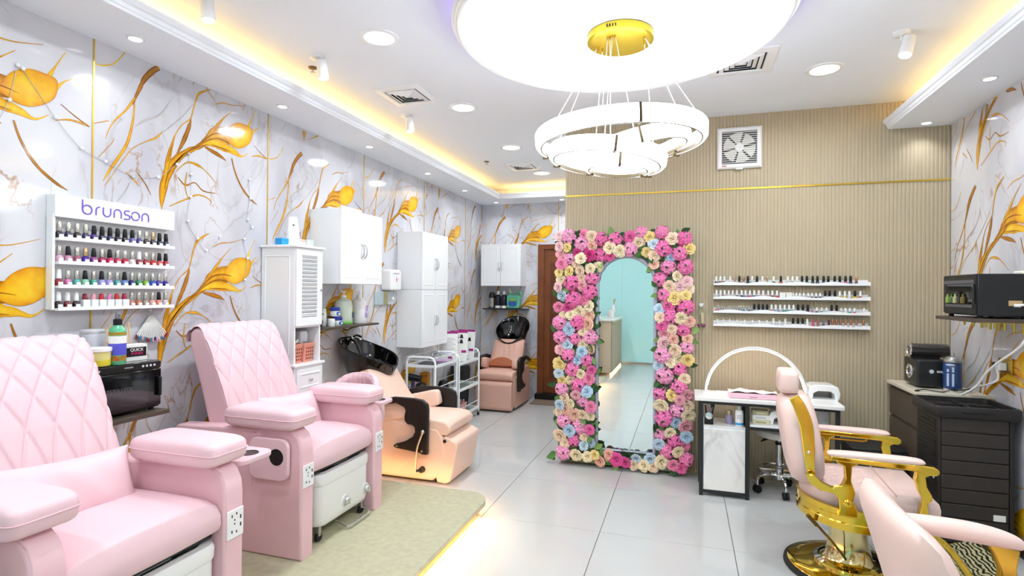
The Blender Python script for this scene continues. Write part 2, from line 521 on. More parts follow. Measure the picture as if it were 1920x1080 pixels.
def vein_mesh(u0, u1, z0, z1, zb, P):
    """ribbons of the printed vein pattern; P(u, z) -> point on the slab face"""
    vs, fs, cs = [], [], []
    per = 0.925
    lay = [0]
    for k in range(-1, 4):
        zo = zb - per * k
        for c, pts in VEINS:
            pp = spl([(a / 1000, zo + b / 1000, w_ / 1000) for a, b, w_ in pts], 4)
            hi, lo = srgb(GOLDS[c][0]), srgb(GOLDS[c][1])
            run = []
            def flush(run):
                if len(run) < 2: return
                b0 = len(vs); lay[0] = (lay[0] + 1) % 29
                for i, p in enumerate(run):
                    q0 = run[max(i - 1, 0)]; q1 = run[min(i + 1, len(run) - 1)]
                    d = Vector((q1[0] - q0[0], q1[1] - q0[1]))
                    d = d.normalized() if d.length > 1e-9 else Vector((0, 1))
                    nx, nz = -d.y, d.x
                    jit = 1 + 0.25 * noise.noise((p[0] * 40, p[1] * 40, c))
                    for t_, col in ((-.5, lo), (-.18, hi), (.15, hi), (.5, lo)):
                        uu = min(max(p[0] + nx * p[2] * t_ * jit, u0), u1); zz = min(max(p[1] + nz * p[2] * t_ * jit, z0), z1)
                        vs.append(P(uu, zz, (.0023 if c == 4 else lay[0] * .00006))); cs.append(col)
                    if i:
                        a = b0 + 4 * i
                        for j in range(3):
                            fs.append((a - 4 + j, a - 3 + j, a + 1 + j, a + j))
            for p in pp:
                if z0 <= p[1] <= z1 and u0 <= p[0] <= u1: run.append(p)
                else:
                    flush(run); run = []
            flush(run)
        # blossom
        cu, cz = 0.955, zo + 0.035
        ring = spl([(a / 1000, zo + b / 1000, 0) for a, b in BLOB] + [(BLOB[0][0] / 1000, zo + BLOB[0][1] / 1000, 0)], 4)[:-1]
        if cz + .1 < z1 and cz - .1 > z0:
            b0 = len(vs); n = len(ring)
            for sc, h in ((1, '#d18a10'), (.9, '#eaa51a'), (.55, '#f4bf22')):
                for p in ring:
                    du = 0.02 * (1 - sc)
                    vs.append(P(min(cu + (p[0] - cu) * sc + du, u1), cz + (p[1] - cz) * sc - .02 * (1 - sc), .0020)); cs.append(srgb(h))
            vs.append(P(cu, cz, .0020)); cs.append(srgb('#f6cc30'))
            for r in range(2):
                for j in range(n):
                    fs.append((b0 + r * n + j, b0 + r * n + (j + 1) % n, b0 + (r + 1) * n + (j + 1) % n, b0 + (r + 1) * n + j))
            for j in range(n):
                fs.append((b0 + 2 * n + j, b0 + 2 * n + (j + 1) % n, b0 + 3 * n))
    return vs, fs, cs

def slab_wall(wall, spans, P, box_of, strip_of, zbs, top):
    for i, ((u_a, u_b), zb) in enumerate(zip(spans, zbs)):
        pn = obj('marble_panel', box_of(u_a + .002, u_b - .002, 0.0, top), MARB, wall, smooth=None)
        vs, fs, cs = vein_mesh(0.004, u_b - u_a - .004, 0.01, top, zb, lambda u, z, e=0, a=u_a: P(a + u, z, e))
        if fs:
            mb = MB(); mb.v = vs; mb.f = fs
            o = obj('gold_vein', mb, INK, pn, smooth=None)
            at = o.data.color_attributes.new('ink', 'FLOAT_COLOR', 'POINT')
            if len(at.data) == len(cs):
                for d, c in zip(at.data, cs): d.color = c
        obj('gold_strip', strip_of(u_b), GOLDM, wall, smooth=None)

wl = struct('wall_left', MB().box(XL - .15, YF, 0, XL - .012, YB, ZC), WHITE, smooth=None)
J = [-1.73, -.48, .77, 2.02, 3.255, 4.505, 5.76, 7.01, 7.65]
slab_wall(wl, list(zip(J[:-1], J[1:])), lambda u, z, e=0: (XL + .0005 + e, u, z),
          lambda a, b, z0, z1: MB().box(XL - .012, a, z0, XL, b, z1),
          lambda u: MB().box(XL - .006, u - .004, 0, XL + .003, u + .004, ZS),
          [2.4, 2.5, 2.431, 2.551, 2.35, 2.464, 2.284, 2.5], ZS)
wb = struct('wall_back', MB().box(XL - .15, YB + .012, 0, -0.9, YB + .15, ZC), WHITE, smooth=None)
slab_wall(wb, [(XL, -1.745)], lambda u, z, e=0: (u, YB - .0005 - e, z), lambda a, b, z0, z1: MB().box(a, YB, z0, b, YB + .012, z1),
          lambda u: MB().box(u - .004, YB - .003, 0, u + .004, YB + .006, ZS), [2.36], ZS)
obj('marble_panel', MB().box(-1.743, YB, 0, -1.06, YB + .012, ZS), MARB, wb, smooth=None)
wr = struct('wall_right', MB().box(XR + .012, YF, 0, XR + .15, YP + .13, ZC), WHITE, smooth=None)
JR = [0.0, 1.25, 2.5, 3.75, 5.0, 6.25, 7.2]
slab_wall(wr, list(zip(JR[:-1], JR[1:])), lambda u, z, e=0: (XR - .0005 - e, YP - u, z),
          lambda a, b, z0, z1: MB().box(XR, YP - b, z0, XR + .012, YP - a, z1),
          lambda u: MB().box(XR - .003, YP - u - .004, 0, XR + .006, YP - u + .004, ZS), [2.02, 2.3, 2.2, 2.4, 2.3, 2.3], ZS)
struct('baseboard_right', MB().box(XR - .014, YF, 0, XR - .001, YP, .09), mat('dark_skirting', '#3a2c24', 0.3), bev=.003)

# beige fluted partition
flute_m = mat('beige_fluted_board', '#bcae93', 0.5, var=0.03, scale=3)
def flutes(x0, x1, z0, z1, y, pitch=0.0265, dep=0.0045):
    mb = MB(); n = round((x1 - x0) / pitch); p = (x1 - x0) / n; prof = []
    for i in range(n):
        a = x0 + i * p
        prof += [(a + p * .10, y + dep), (a + p * .14, y + .002), (a + p * .30, y), (a + p * .75, y), (a + p * .92, y + .002), (a + p * .96, y + dep)]
    vs = [(q[0], q[1], z) for z in (z0, z1) for q in prof]; k = len(prof)
    mb.add(vs, [(i, i + 1, i + 1 + k, i + k) for i in range(k - 1)])
    return mb
wp = struct('wall_partition', MB().box(-1.06, YP + .006, 0, XR + .15, YP + .13, ZC), flute_m, smooth=None)
obj('fluted_panel', flutes(-1.06, XR, 0.0, 2.404, YP), flute_m, wp, smooth=25)
obj('fluted_panel', flutes(-1.06, XR, 2.417, ZC, YP), flute_m, wp, smooth=25)
obj('gold_strip', MB().box(-1.06, YP - .004, 2.404, XR, YP + .006, 2.417), GOLDM, wp, smooth=None)
struct('wall_passage', MB().box(-1.06, YP + .13, 0, -.93, YB + .012, ZC), WHITE, smooth=None)

# door at the back
dr = struct('door_1', MB().box(-1.94, YB - .03, .09, -1.12, YB - .001, 2.14), WOOD, smooth=None)
obj('door_frame', MB().box(-2.03, YB - .06, .07, -1.94, YB - .001, 2.21), WOOD, dr, bev=.004)
obj('door_frame', MB().box(-1.94, YB - .06, 2.14, -1.07, YB - .001, 2.21), WOOD, dr, bev=.004)
obj('door_panel', MB().box(-1.85, YB - .04, .3, -1.2, YB - .03, 1.95), mat('door_wood_dark', '#693719', 0.35, var=.25, scale=5), dr, bev=.006)
obj('door_handle', MB().cyl((-1.2, YB - .03, 1.08), (-1.2, YB - .075, 1.08), .012, n=12).tube(spl([(-1.2, YB - .075, 1.08), (-1.26, YB - .078, 1.08), (-1.33, YB - .072, 1.075)], 4), .010, 8), STEEL, dr)
obj('threshold', MB().box(-2.04, YB - .16, 0, -1.07, YB - .001, .085), mat('black_stone', '#161616', .3), dr, bev=.006)

# front of the shop behind the camera: frosted teal glazing
teal = mat('teal_glazing', '#a9dcdc', 0.12, var=0.03, scale=2, emit=.42, ecol='#c4ecec')  # glow added for frontal fill, standing for light behind the panes
wf = struct('wall_front', MB().box(XL - .15, YF - .15, 0, XR + .15, YF - .02, ZC), WHITE, smooth=None)
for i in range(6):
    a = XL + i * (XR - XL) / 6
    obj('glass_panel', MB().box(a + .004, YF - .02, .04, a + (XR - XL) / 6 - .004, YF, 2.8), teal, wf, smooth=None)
obj('floor_track', MB().box(XL, YF - .02, 0, XR, YF + .02, .04), STEEL, wf, smooth=None)
struct('trim_pillar', MB().box(-1.78, -.28, 0, -1.5, -.02, ZC), WHITE, smooth=None)

# ceiling, dropped borders and their crown mouldings
struct('ceiling', MB().box(XL - .15, YF - .15, ZC, XR + .15, YB + .15, ZC + .1), CEIL, smooth=None)
struct('ceiling_border_left', MB().box(XL - .01, YF, ZS, -2.50, YB, ZS + .03), CEIL, smooth=None)
struct('ceiling_border_back', MB().box(-2.50, 7.18, ZS, -1.06, YB, ZS + .03), CEIL, smooth=None)
struct('ceiling_border_right', MB().box(1.50, YF, ZS, XR + .01, YP, ZS + .03), CEIL, smooth=None)
PR = [(0, 0), (.012, 0), (.016, .012), (.022, .016), (.026, .034), (.036, .040), (.046, .058), (.046, .068), (.03, .068), (.03, .06), (0, .05)]
struct('trim_crown_left', MB().prism([(-2.50 + a, ZS + b) for a, b in PR], YF, 7.18, 'y'), CEIL, smooth=25)
struct('trim_crown_right', MB().prism([(1.50 - a, ZS + b) for a, b in PR], YF, YP - .002, 'y'), CEIL, smooth=25)
struct('trim_crown_back', MB().prism([(7.18 - a, ZS + b) for a, b in PR], -2.46, -1.06, 'x'), CEIL, smooth=25)

# raised pedicure platform with lit fluted skirting
pf_m = mat('beige_stone_vinyl', '#bfbc9e', 0.5, var=0.14, scale=26, bump=.15, bscale=90)
PX, PY0, PY1 = -1.28, 0.45, 3.61
outl = [(XL, PY0), (PX, PY0)] + [(PX - .17 + .17 * math.cos(a), PY1 - .17 + .17 * math.sin(a)) for a in [PI / 2 * i / 10 for i in range(11)]] + [(XL, PY1)]
pf = struct('floor_platform', MB().prism(outl, .104, .12, 'z'), pf_m, bev=.003)
def off(d):
    return [(XL, PY0 + d), (PX - d, PY0 + d)] + [(PX - .17 + (.17 - d) * math.cos(a), PY1 - .17 + (.17 - d) * math.sin(a)) for a in [PI / 2 * i / 10 for i in range(11)]] + [(XL, PY1 - d)]
obj('white_edge', MB().prism(off(.002), .097, .104, 'z'), mat('edge_white', '#e9e4da', .4), pf)
obj('gold_edge', MB().prism(off(0), .09, .097, 'z'), GOLDM, pf)
sk = MB()
o1 = off(.062)
seg = []
for i in range(len(o1) - 1):
    a, b = Vector(o1[i]), Vector(o1[i + 1]); n = max(1, int((b - a).length / .02))
    nrm = Vector(((b - a).y, -(b - a).x)).normalized()
    for k in range(n):
        for t, d in ((0, 0), (.25, .006), (.7, .006), (.95, 0)):
            q = a.lerp(b, (k + t) / n) + nrm * d
            seg.append(q)
kk = len(seg)
sk.add([(q.x, q.y, z) for z in (0, .09) for q in seg], [(i, i + 1, i + 1 + kk, i + kk) for i in range(kk - 1)])
obj('fluted_skirting', sk, mat('skirting_cream', '#d8b890', .5), pf, smooth=25)
# ================================================================= ceiling fittings
# round dropped disc that carries the chandelier
DC = (-0.354, 2.88)
disc = MB()
disc.lathe([(.60, .05), (.80, .05), (.853, .05), (.862, .042), (.855, .034), (.845, .03), (.842, .016), (.832, .012), (.826, 0.0), (.82, 0)], (DC[0], DC[1], 2.88), 96, cap=True)
dk = obj('ceiling_disc', disc, mat('disc_white', '#f7f8f8', .6), None, smooth=30)
dk['kind'] = 'structure'; dk['label'] = 'large round white dropped disc above the chandelier'; dk['category'] = 'ceiling'
obj('mounting_drum', MB().lathe([(.6, 0), (.6, .10)], (DC[0], DC[1], ZC - .10), 48), CEIL, dk)
for k in range(2):
    pass
area('disc_halo', (DC[0], DC[1], 2.936), (PI, 0, 0), 1.66, 1.66, 14, (.36, .22, 1.0), 'DISK')

# chandelier
ch = thing('chandelier', 'gold and white hoop chandelier hanging from the round ceiling disc', 'chandelier', (-.335, 2.875, 2.88))
can = obj('canopy', MB().lathe([(.166, 0), (.17, -.004), (.17, -.038), (.162, -.044), (.15, -.046)], n=48), mat('gold_lacquer', '#d9bd3c', .3, .85), ch)
for k in range(4):
    obj('vent_slot', MB().box(-.048 + k * .014, -.1715, -.03, -.042 + k * .014, -.169, -.016), BLACK, can)
HOOPG = mat('hoop_gold', '#4a3a1c', .5, .2)
BAND = mat('acrylic_glow', '#ffffff', 0.4, emit=W_RING, ecol='#f2fbff')
def hoop(c, R, h, tilt, azi, gold_w=.006):
    M_ = Matrix.Translation(c) @ Matrix.Rotation(azi, 4, 'Z') @ Matrix.Rotation(tilt, 4, 'Y')
    mb = MB(); mb.M = M_
    mb.lathe([(R - .012, -h / 2), (R - .008, -h / 2 - .006), (R, -h / 2 - .004), (R + .012, -h / 2 + .012), (R + .014, h / 2 - .01), (R + .008, h / 2), (R - .012, h / 2)], n=72, cap=False)
    o = obj('light_hoop', mb, BAND, ch, smooth=50)
    g = MB(); g.M = M_
    n = 72
    g.loft([[(r * math.cos(2 * PI * i / n), r * math.sin(2 * PI * i / n), z) for i in range(n)] for r, z in
            ((R - .012, -h / 2 + .004), (R - .013, -h / 2 - .007), (R - .019, -h / 2 - .007), (R - .019, -h / 2 + .012), (R - .012, -h / 2 + .012), (R - .012, -h / 2 + .004))], cap=False)
    obj('gold_band', g, HOOPG, o, smooth=30)
    for k in range(3):
        a = 2 * PI * k / 3 + .5
        cb = MB(); cb.M = M_ @ Matrix.Rotation(a, 4, 'Z')
        cb.box(R - .028, -.006, -h / 2 - .012, R + .0165, .006, -h / 2 - .002)
        cb.box(R + .0135, -.006, -h / 2 - .008, R + .0165, .006, h / 2)
        obj('gold_clip', cb, HOOPG, o, smooth=None)
    return M_, R
hoops = [hoop((0.0, 0, -.54), .425, .075, math.radians(-2), .35), hoop((-.06, -.03, -.645), .29, .065, math.radians(6), .3), hoop((.08, .0, -.60), .27, .065, math.radians(-13), .2), hoop((.0, -.05, -.69), .165, .06, math.radians(3), .2)]
k = 0
for (M_, R), angs in zip(hoops, ((-.30, PI - .45, 4.3), (.35, 2.75, 4.5), (-.05, 2.4, 4.6), (4.4,))):
    for a in angs:
        p = M_ @ Vector((R * math.cos(a), R * math.sin(a), .03))
        q = Vector((.13 * math.cos(a), .13 * math.sin(a) * .6 - .02, -.045))
        obj('wire', MB().cyl(q, p, .0022, n=6), PLAST, ch)
        obj('wire_grip', MB().cyl(q + Vector((0, 0, .002)), q + Vector((0, 0, -.018)), .006, .004, n=8), GOLDM, ch)

# downlights
def downlight(x, y, z, r, power, label, group, big):
    t = thing('ceiling_downlight', label, 'downlight', (x, y, z), 0, group)
    obj('trim_ring', MB().lathe([(r * .86, -.001), (r * .88, -.008), (r * 1.12, -.006), (r * 1.15, 0)], n=32, cap=False), PLAST, t)
    obj('diffuser', MB().lathe([(r * .88, -.004), (r * .5, -.005), (.001, -.005)], n=32), LAMP, t)
    area('downlight_beam', (0, 0, -.012), (0, 0, 0), r * 1.7, 0, power, (.90, .965, 1) if big else (.92, .97, 1), 'DISK', PI * (.95 if big else .62), t)
near_of = ['beside the pink chair nearest the camera', 'nearest the camera', 'above the pink chairs', 'fourth', 'fifth']
big = [(-1.735, y) for y in (-.95, .32, 1.57, 2.823, 4.10, 5.38, 6.65)] + [(.867, y) for y in (4.07, 2.82, 1.57, .32, -.95)]
bl = {2.823: 'large round downlight nearest the camera, between disc and cove', 4.10: 'large round downlight beside the hooped chandelier, second in its row', 5.38: 'large round downlight third in the row towards the back wall',
      6.65: 'large round downlight farthest back, beside the small air vent'}
for i, (x, y) in enumerate(big):
    lab = bl.get(y, 'large round downlight over the recliner row, %s back from the round disc' % ORD[max(0, round((1.57 - y) / 1.25))]) if x < 0 else ('large round downlight above the manicure desk, beside the square vent' if y > 4 else 'large round downlight over the gold chairs, %s back from the desk lamp' % ORD[round((2.82 - y) / 1.25)])
    downlight(x, y, ZC, .10, W_BIG, lab, 'large round downlights', True)
small = [(-2.70, y) for y in (-.2, .95, 2.073, 3.144, 4.25, 5.40, 6.45)] + [(-2.62, 7.44), (-1.65, 7.42)] + [(1.70, y) for y in (4.80, 3.914, 2.9, 1.9, .8)]
so = iter(('nearest the camera', 'second', 'third', 'fourth', 'fifth'))
for i, (x, y) in enumerate(small):
    if x < -2 and y < 7 and y > 2: lab = 'small recessed downlight in the left ceiling border, %s from the camera' % next(so).replace('nearest the camera', 'first')
    elif y > 7: lab = 'small recessed downlight in the far corner of the ceiling border' if x < -2 else 'small recessed downlight above the brown door'
    elif x > 0 and y > 4.5: lab = 'small recessed downlight touching the beige wall in the right ceiling border'
    elif x > 0 and y > 3.5: lab = 'small recessed downlight above the black shelf box, in the right border'
    else: lab = 'small recessed downlight in the %s ceiling border, %s behind the view' % (('left', ORD[round((.95 - y) / 1.15)]) if x < 0 else ('right', ORD[round((2.9 - y) / 1.05)]))
    downlight(x, y, ZS, .035, W_SMALL, lab, 'small border downlights', False)

# swivel spots
def spot(x, y, aim, label):
    t = thing('ceiling_spotlight', label, 'spotlight', (x, y, ZC), 0, 'white swivel ceiling spotlights')
    obj('mount_plate', MB().lathe([(.045, 0), (.045, -.014), (.04, -.018)], n=24), PLAST, t)
    d = Vector(aim).normalized()
    a = Vector((0, 0, -.05))
    obj('swivel_arm', MB().cyl((0, 0, -.015), a, .007, n=8).cyl(a, a + d * .03 + Vector((.03, 0, 0)), .006, n=8), PLAST, t)
    p = a + Vector((.035, 0, 0)) - d * .02
    h = obj('lamp_head', MB().cyl(p, p + d * .115, .034, .034, 20), PLAST, t, bev=.004)
    obj('lens', MB().cyl(p + d * .1155, p + d * .118, .029, .029, 20), LAMP, h)
spot(-2.26, 2.941, (.12, .05, -1), 'white swivel spotlight on the ceiling beside the small sprinkler')
spot(-2.28, 4.142, (.1, -.05, -1), 'white swivel spotlight on the ceiling beyond the first air vent')
spot(-2.34, 2.14, (.1, 0, -1), 'white swivel spotlight cut off by the top of the picture')
spot(1.16, 3.622, (-.25, -.2, -1), 'white tilted swivel spotlight on the ceiling near the right cove')

# air diffusers
def vent(cx, cy, s, label):
    t = thing('air_vent', label, 'air vent', (cx, cy, ZC), 0, 'square ceiling air vents')
    obj('frame', MB().loft([[(a * r, b * r, z) for a, b in ((-1, -1), (1, -1), (1, 1), (-1, 1))] for r, z in ((s, 0), (s, -.008), (s * .72, -.012), (s * .70, -.004))], cap=False), PLAST, t, smooth=None)
    obj('duct', MB().box(-s * .7, -s * .7, -.004, s * .7, s * .7, -.002), mat('duct_dark', '#2b2b2b', .8), t, smooth=None)
    for i, r in enumerate((.64, .48, .32, .17)):
        obj('louver', MB().loft([[(a * q * s, b * q * s, z) for a, b in ((-1, -1), (1, -1), (1, 1), (-1, 1))] for q, z in ((r, -.006), (r - .01, -.005), (r - .13 if r > .2 else .02, -.016), (r - .13 if r > .2 else .02, -.018), (r, -.008))], cap=False), PLAST, t, smooth=None)
vent(-2.04, 3.73, .19, 'square white air vent nearest the camera, beside the cove')
vent(-1.86, 6.24, .19, 'square white air vent at the far end, near the back cove')
vent(.33, 3.80, .20, 'square white air vent half hidden by the round disc')

def sprinkler(x, y, label):
    t = thing('sprinkler', label, 'sprinkler', (x, y, ZC), 0, 'ceiling sprinklers')
    obj('escutcheon', MB().lathe([(.03, 0), (.028, -.006), (.012, -.008)], n=18), mat('sprinkler_bronze', '#6a4a26', .35, .8), t)
    obj('deflector', MB().cyl((0, 0, -.006), (0, 0, -.03), .004, n=6).lathe([(.016, -.03), (.016, -.033)], n=12), STEEL, t)
sprinkler(-2.40, 3.08, 'bronze sprinkler in the warm cove light beside the spotlight')
sprinkler(-2.2, 5.9, 'small sprinkler in the far stretch of the left cove')
sprinkler(.72, 2.93, 'small sprinkler at the top edge, between disc and right cove')

# extractor fan on the beige wall
ef = thing('extractor_fan', 'square white extractor fan high on the beige fluted wall', 'fan', (.417, YP, 2.75))
s = .172
obj('housing', MB().loft([[(a * r, y, b * r) for a, b in ((-1, -1), (1, -1), (1, 1), (-1, 1))] for r, y in ((s, -.001), (s, -.02), (s - .012, -.032), (s - .036, -.032), (s - .038, -.014))], cap=False), PLAST, ef, smooth=None)
obj('well', MB().box(-s + .03, -.008, -s + .03, s - .03, -.006, s - .03), mat('fan_dark', '#5c5a55', .7), ef, smooth=None)
hub = obj('hub', MB().cyl((0, -.008, 0), (0, -.03, 0), .036, .034, 24), PLAST, ef)
bl0 = None
for k in range(6):
    def bladef(u, v):
        r = .03 + .095 * u; a = (v - .5) * (.75 + .15 * u)
        return (r * math.cos(a), -.022 + .006 * (v - .5), r * math.sin(a))
    if bl0 is None:
        bl0 = obj('blade', MB().grid(bladef, 4, 4), mat('fan_blade', '#dcdad2', .4), ef); b_ = bl0
    else:
        b_ = bl0.copy(); COL.objects.link(b_)
    b_.rotation_euler = (0, 2 * PI * k / 6 + .3, 0)
for k in range(15):
    z = -.125 + .25 * k / 14
    obj('grille_slat', MB().box(-.133, -.031, z - .0022, .133, -.028, z + .0022), PLAST, ef, smooth=None)
obj('badge', MB().box(-.135, -.0335, -.154, -.1, -.032, -.147), mat('red_badge', '#c02a30', .4), ef, smooth=None)
obj('pull_tab', MB().soft(-.03, -.03, -.184, .03, -.01, -.168, .5, 6), PLAST, ef)
# ================================================================= pedicure chairs
def quilt_cover(w=.59):
    """quilted slip cover: up the front of the backrest, over the top and a little down behind"""
    prof = spl([(-.02, .46), (-.075, .62), (-.15, .82), (-.235, 1.03), (-.295, 1.145), (-.335, 1.192), (-.385, 1.195), (-.43, 1.16), (-.445, 1.10)], 10)
    L = [0]
    for a, b in zip(prof[:-1], prof[1:]): L.append(L[-1] + (Vector(b) - Vector(a)).length)
    T = L[-1]
    def at(s):
        d = s * T
        for i in range(len(L) - 1):
            if L[i + 1] >= d or i == len(L) - 2:
                t = (d - L[i]) / (L[i + 1] - L[i]); p = prof[i].lerp(prof[i + 1], t); tg = (prof[i + 1] - prof[i]).normalized()
                return p, Vector((tg.y, -tg.x))
    def fn(u, v):
        p, n = at(v)
        y = (u - .5) * w - .015
        s = max(0, v - .12) / .88
        h = 1.35 * s * s
        sp = .105
        def dist(q):
            q = (q / sp) % 1.0
            return min(q, 1 - q) * sp
        d = min(dist(y + h * .30), dist(y - h * .30))
        g = .008 * math.exp(-(d / .0055) ** 2)
        puff = .0025 * (1 - math.exp(-(d / .03) ** 2))
        e = min(u, 1 - u) * w
        drop = .016 * math.exp(-(e / .02) ** 1.4)
        off_ = .012 + puff - g - drop + .002 * noise.noise((y * 9, v * 9, 3))
        return (p.x + n.x * off_, y, p.y + n.y * off_)
    return MB().grid(fn, 150, 130)

def pedicure_chair(loc, label, lumbar_shift, fold_near):
    t = thing('pedicure_chair', label, 'chair', loc, 0, 'pink pedicure recliners on the platform')
    W = .40
    side = [(.45, 0), (.45, .56), (.444, .605), (.425, .645), (.39, .67), (.33, .682), (.1, .672), (-.2, .655), (-.40, .645), (-.44, .60), (-.42, 0)]
    for sg in (-1, 1):
        a, b = sorted((sg * W, sg * (W - .10)))
        p = obj('side_panel', MB().prism(side, a, b, 'y'), PINK, t, bev=.012, seg=3)
        # raised strip that wraps over the front of the arm
        st = [(.4, .02)] and [(.452, 0), (.452, .56), (.445, .61), (.424, .652), (.388, .678), (.33, .690)]
        so = MB()
        inn = [(q[0] - .012, q[1] - .008) for q in st]
        so.prism(st + inn[::-1], a + .006, b - .006, 'y')
        obj('front_strip', so, PINK, p, bev=.004)
        pl = obj('socket_plate', MB().box(.4525, sg * .35 - .043, .375, .459, sg * .35 + .043, .495), PLAST, t, bev=.004)
        for (dy, dz, ww, hh) in ((-.02, .035, .006, .012), (-.02, -.03, .006, .012), (-.006, .0, .005, .008), (-.006, .016, .005, .008), (.004, .04, .006, .01), (.004, -.035, .006, .01), (.026, .02, .007, .016), (.026, -.012, .007, .016)):
            obj('socket_hole', MB().box(.4588, sg * .35 + dy - ww / 2, .435 + dz - hh / 2, .4595, sg * .35 + dy + ww / 2, .435 + dz + hh / 2), BLACK, pl, smooth=None)
        pd = MB().soft(-.03, sg * .345 - .105, .672, .44, sg * .345 + .105, .79, .24, 16, ez=.5)
        ap = obj('arm_pad', pd, PINKL, t, smooth=60)
        pz = .735
        def edge(q, e=.24):
            return math.copysign(abs(q) ** e, q)
        rim = [(.205 + .237 * edge(math.cos(2 * PI * i / 60)), sg * .345 + .107 * edge(math.sin(2 * PI * i / 60)), pz) for i in range(60)]
        obj('piping', MB().tube(rim, .0028, 5, True), PINK, ap)
    # folding tray tables
    def tray(M_):
        b = MB(); b.M = M_
        b.prism(rrect(-.125, -.11, .125, .11, .05, 6), -.012, .012, 'z')
        o = obj('side_tray', b, PINKL, t, bev=.006, seg=3)
        c = MB(); c.M = M_
        c.lathe([(.038, .0122), (.036, .0138), (.034, .0128), (.03, .0125), (.001, .0124)], (.055, .015, 0), 28)
        obj('cup_well', c, BLACK, o)
        c = MB(); c.M = M_
        c.lathe([(.043, .012), (.043, .0145), (.037, .0145), (.037, .012)], (.055, .015, 0), 28, cap=False)
        obj('cup_rim', c, BLACK, o)
    tray(Matrix.Translation((.27, W + .145, .645)))
    obj('tray_bracket', MB().lathe([(.015, 0), (.035, .05), (.06, .09)], (.23, W + .065, .54), 16), PINK, t)
    if fold_near:
        tray(Matrix.Translation((.265, -W - .02, .525)) @ Matrix.Rotation(PI / 2, 4, 'X'))
    else:
        tray(Matrix.Translation((.27, -W - .145, .645)))
    # seat
    def seatf(mb):
        pr = [(-.30, .42), (-.30, .545), (-.1, .56), (.2, .565), (.36, .558), (.415, .54), (.437, .50), (.440, .455), (.428, .425), (.39, .41)]
        n = 13; R = []
        for i in range(n):
            u = i / (n - 1); y = -.298 + .596 * u; e = 1 - abs(2 * u - 1) ** 6; c = 1 - (2 * u - 1) ** 2
            R.append([(x + (.012 * c if x > .3 else 0), y, .42 + (z - .42) * (.86 + .14 * e) + .022 * c * (1 if z > .5 else 0)) for x, z in pr])
        return mb.loft(R)
    obj('seat', seatf(MB()), PINKL, t, smooth=60, bev=.008, seg=3)
    obj('under_frame', MB().box(-.3, -.29, .392, .40, .29, .415), BLACK, t, bev=.01)
    # backrest
    bk = [(-.02, .42), (-.075, .62), (-.15, .82), (-.235, 1.03), (-.295, 1.145), (-.335, 1.185), (-.385, 1.19), (-.425, 1.16), (-.42, 1.08), (-.34, .85), (-.27, .62), (-.25, .42)]
    b = obj('backrest', MB().prism(bk, -.305, .275, 'y'), PINK, t, bev=.025, seg=4)
    obj('quilted_cover', quilt_cover(), PINKL, b, smooth=80)
    # lumbar cushion
    cu = MB(); cu.M = Matrix.Translation((.045 , lumbar_shift, .655)) @ Matrix.Rotation(math.radians(-22), 4, 'Y') @ Matrix.Rotation(math.radians(-4), 4, 'X')
    cu.pillow(.245, .125, .055)
    obj('lumbar_cushion', cu, PINKL, t, smooth=80)
    return t
pedicure_chair((-2.35, 2.78, .12), 'pink pedicure recliner standing beside the white louvered tower cabinet', .02, True)
pedicure_chair((-2.25, 1.487, .12), 'pink pedicure recliner in the near corner, in front of the sterilizer', -.03, False)

def foot_basin(loc, label):
    t = thing('foot_basin', label, 'foot bath', loc, 0, 'white rolling foot baths')
    R = []
    for s_, z in ((.90, .0), (.97, .012), (1.0, .04), (1.0, .235)):
        R.append([(x * s_, y * s_, z) for x, y in rrect(-.19, -.255, .19, .255, .06, 6)])
    obj('tub', MB().loft(R), PLAST, t, smooth=50)
    R = []
    for s_, z in ((1.015, .237), (1.03, .245), (1.03, .285), (1.0, .30), (.84, .302), (.80, .29), (.78, .2)):
        R.append([(x * s_, y * s_, z) for x, y in rrect(-.19, -.255, .19, .255, .06, 6)])
    obj('rim', MB().loft(R), PLAST, t, smooth=40)
    obj('jet_panel', MB().box(.04, -.07, .302, .15, .07, .309), mat('grey_plastic', '#b9bcc0', .35), t, bev=.003)
    for y in (-.015, .195):
        k = obj('knob', MB().cyl((.178, y, .085), (.196, y, .085), .042, .036, 24), PLAST, t)
        obj('knob_cap', MB().lathe([(.022, 0), (.024, .012), (.018, .022), (.001, .024)], n=16), CHROME, k, loc=(.196, y, .085), rot=(0, PI / 2, 0))
        obj('knob_grip', MB().box(.218, y - .004, .067, .228, y + .004, .103), CHROME, k, bev=.002)
    obj('pull_bar', MB().tube(spl([(.13, -.03, -.035), (.20, -.03, -.055), (.225, -.01, -.06), (.225, .19, -.06), (.20, .21, -.055), (.13, .21, -.035)], 4), .006, 8), CHROME, t)
    for x in (-.15, .15):
        for y in (-.21, .21):
            c = obj('caster', MB().cyl((x - .009, y, -.055), (x + .009, y, -.055), .025, n=16), RUBBER, t)
            obj('fork', MB().box(x - .013, y - .012, -.05, x + .013, y + .012, .004), STEEL, c, bev=.003)
foot_basin((-2.115, 2.82, .20), 'white foot bath with chrome knobs under the second pink recliner')
foot_basin((-2.015, 1.53, .20), 'white foot bath under the pink recliner nearest the camera')

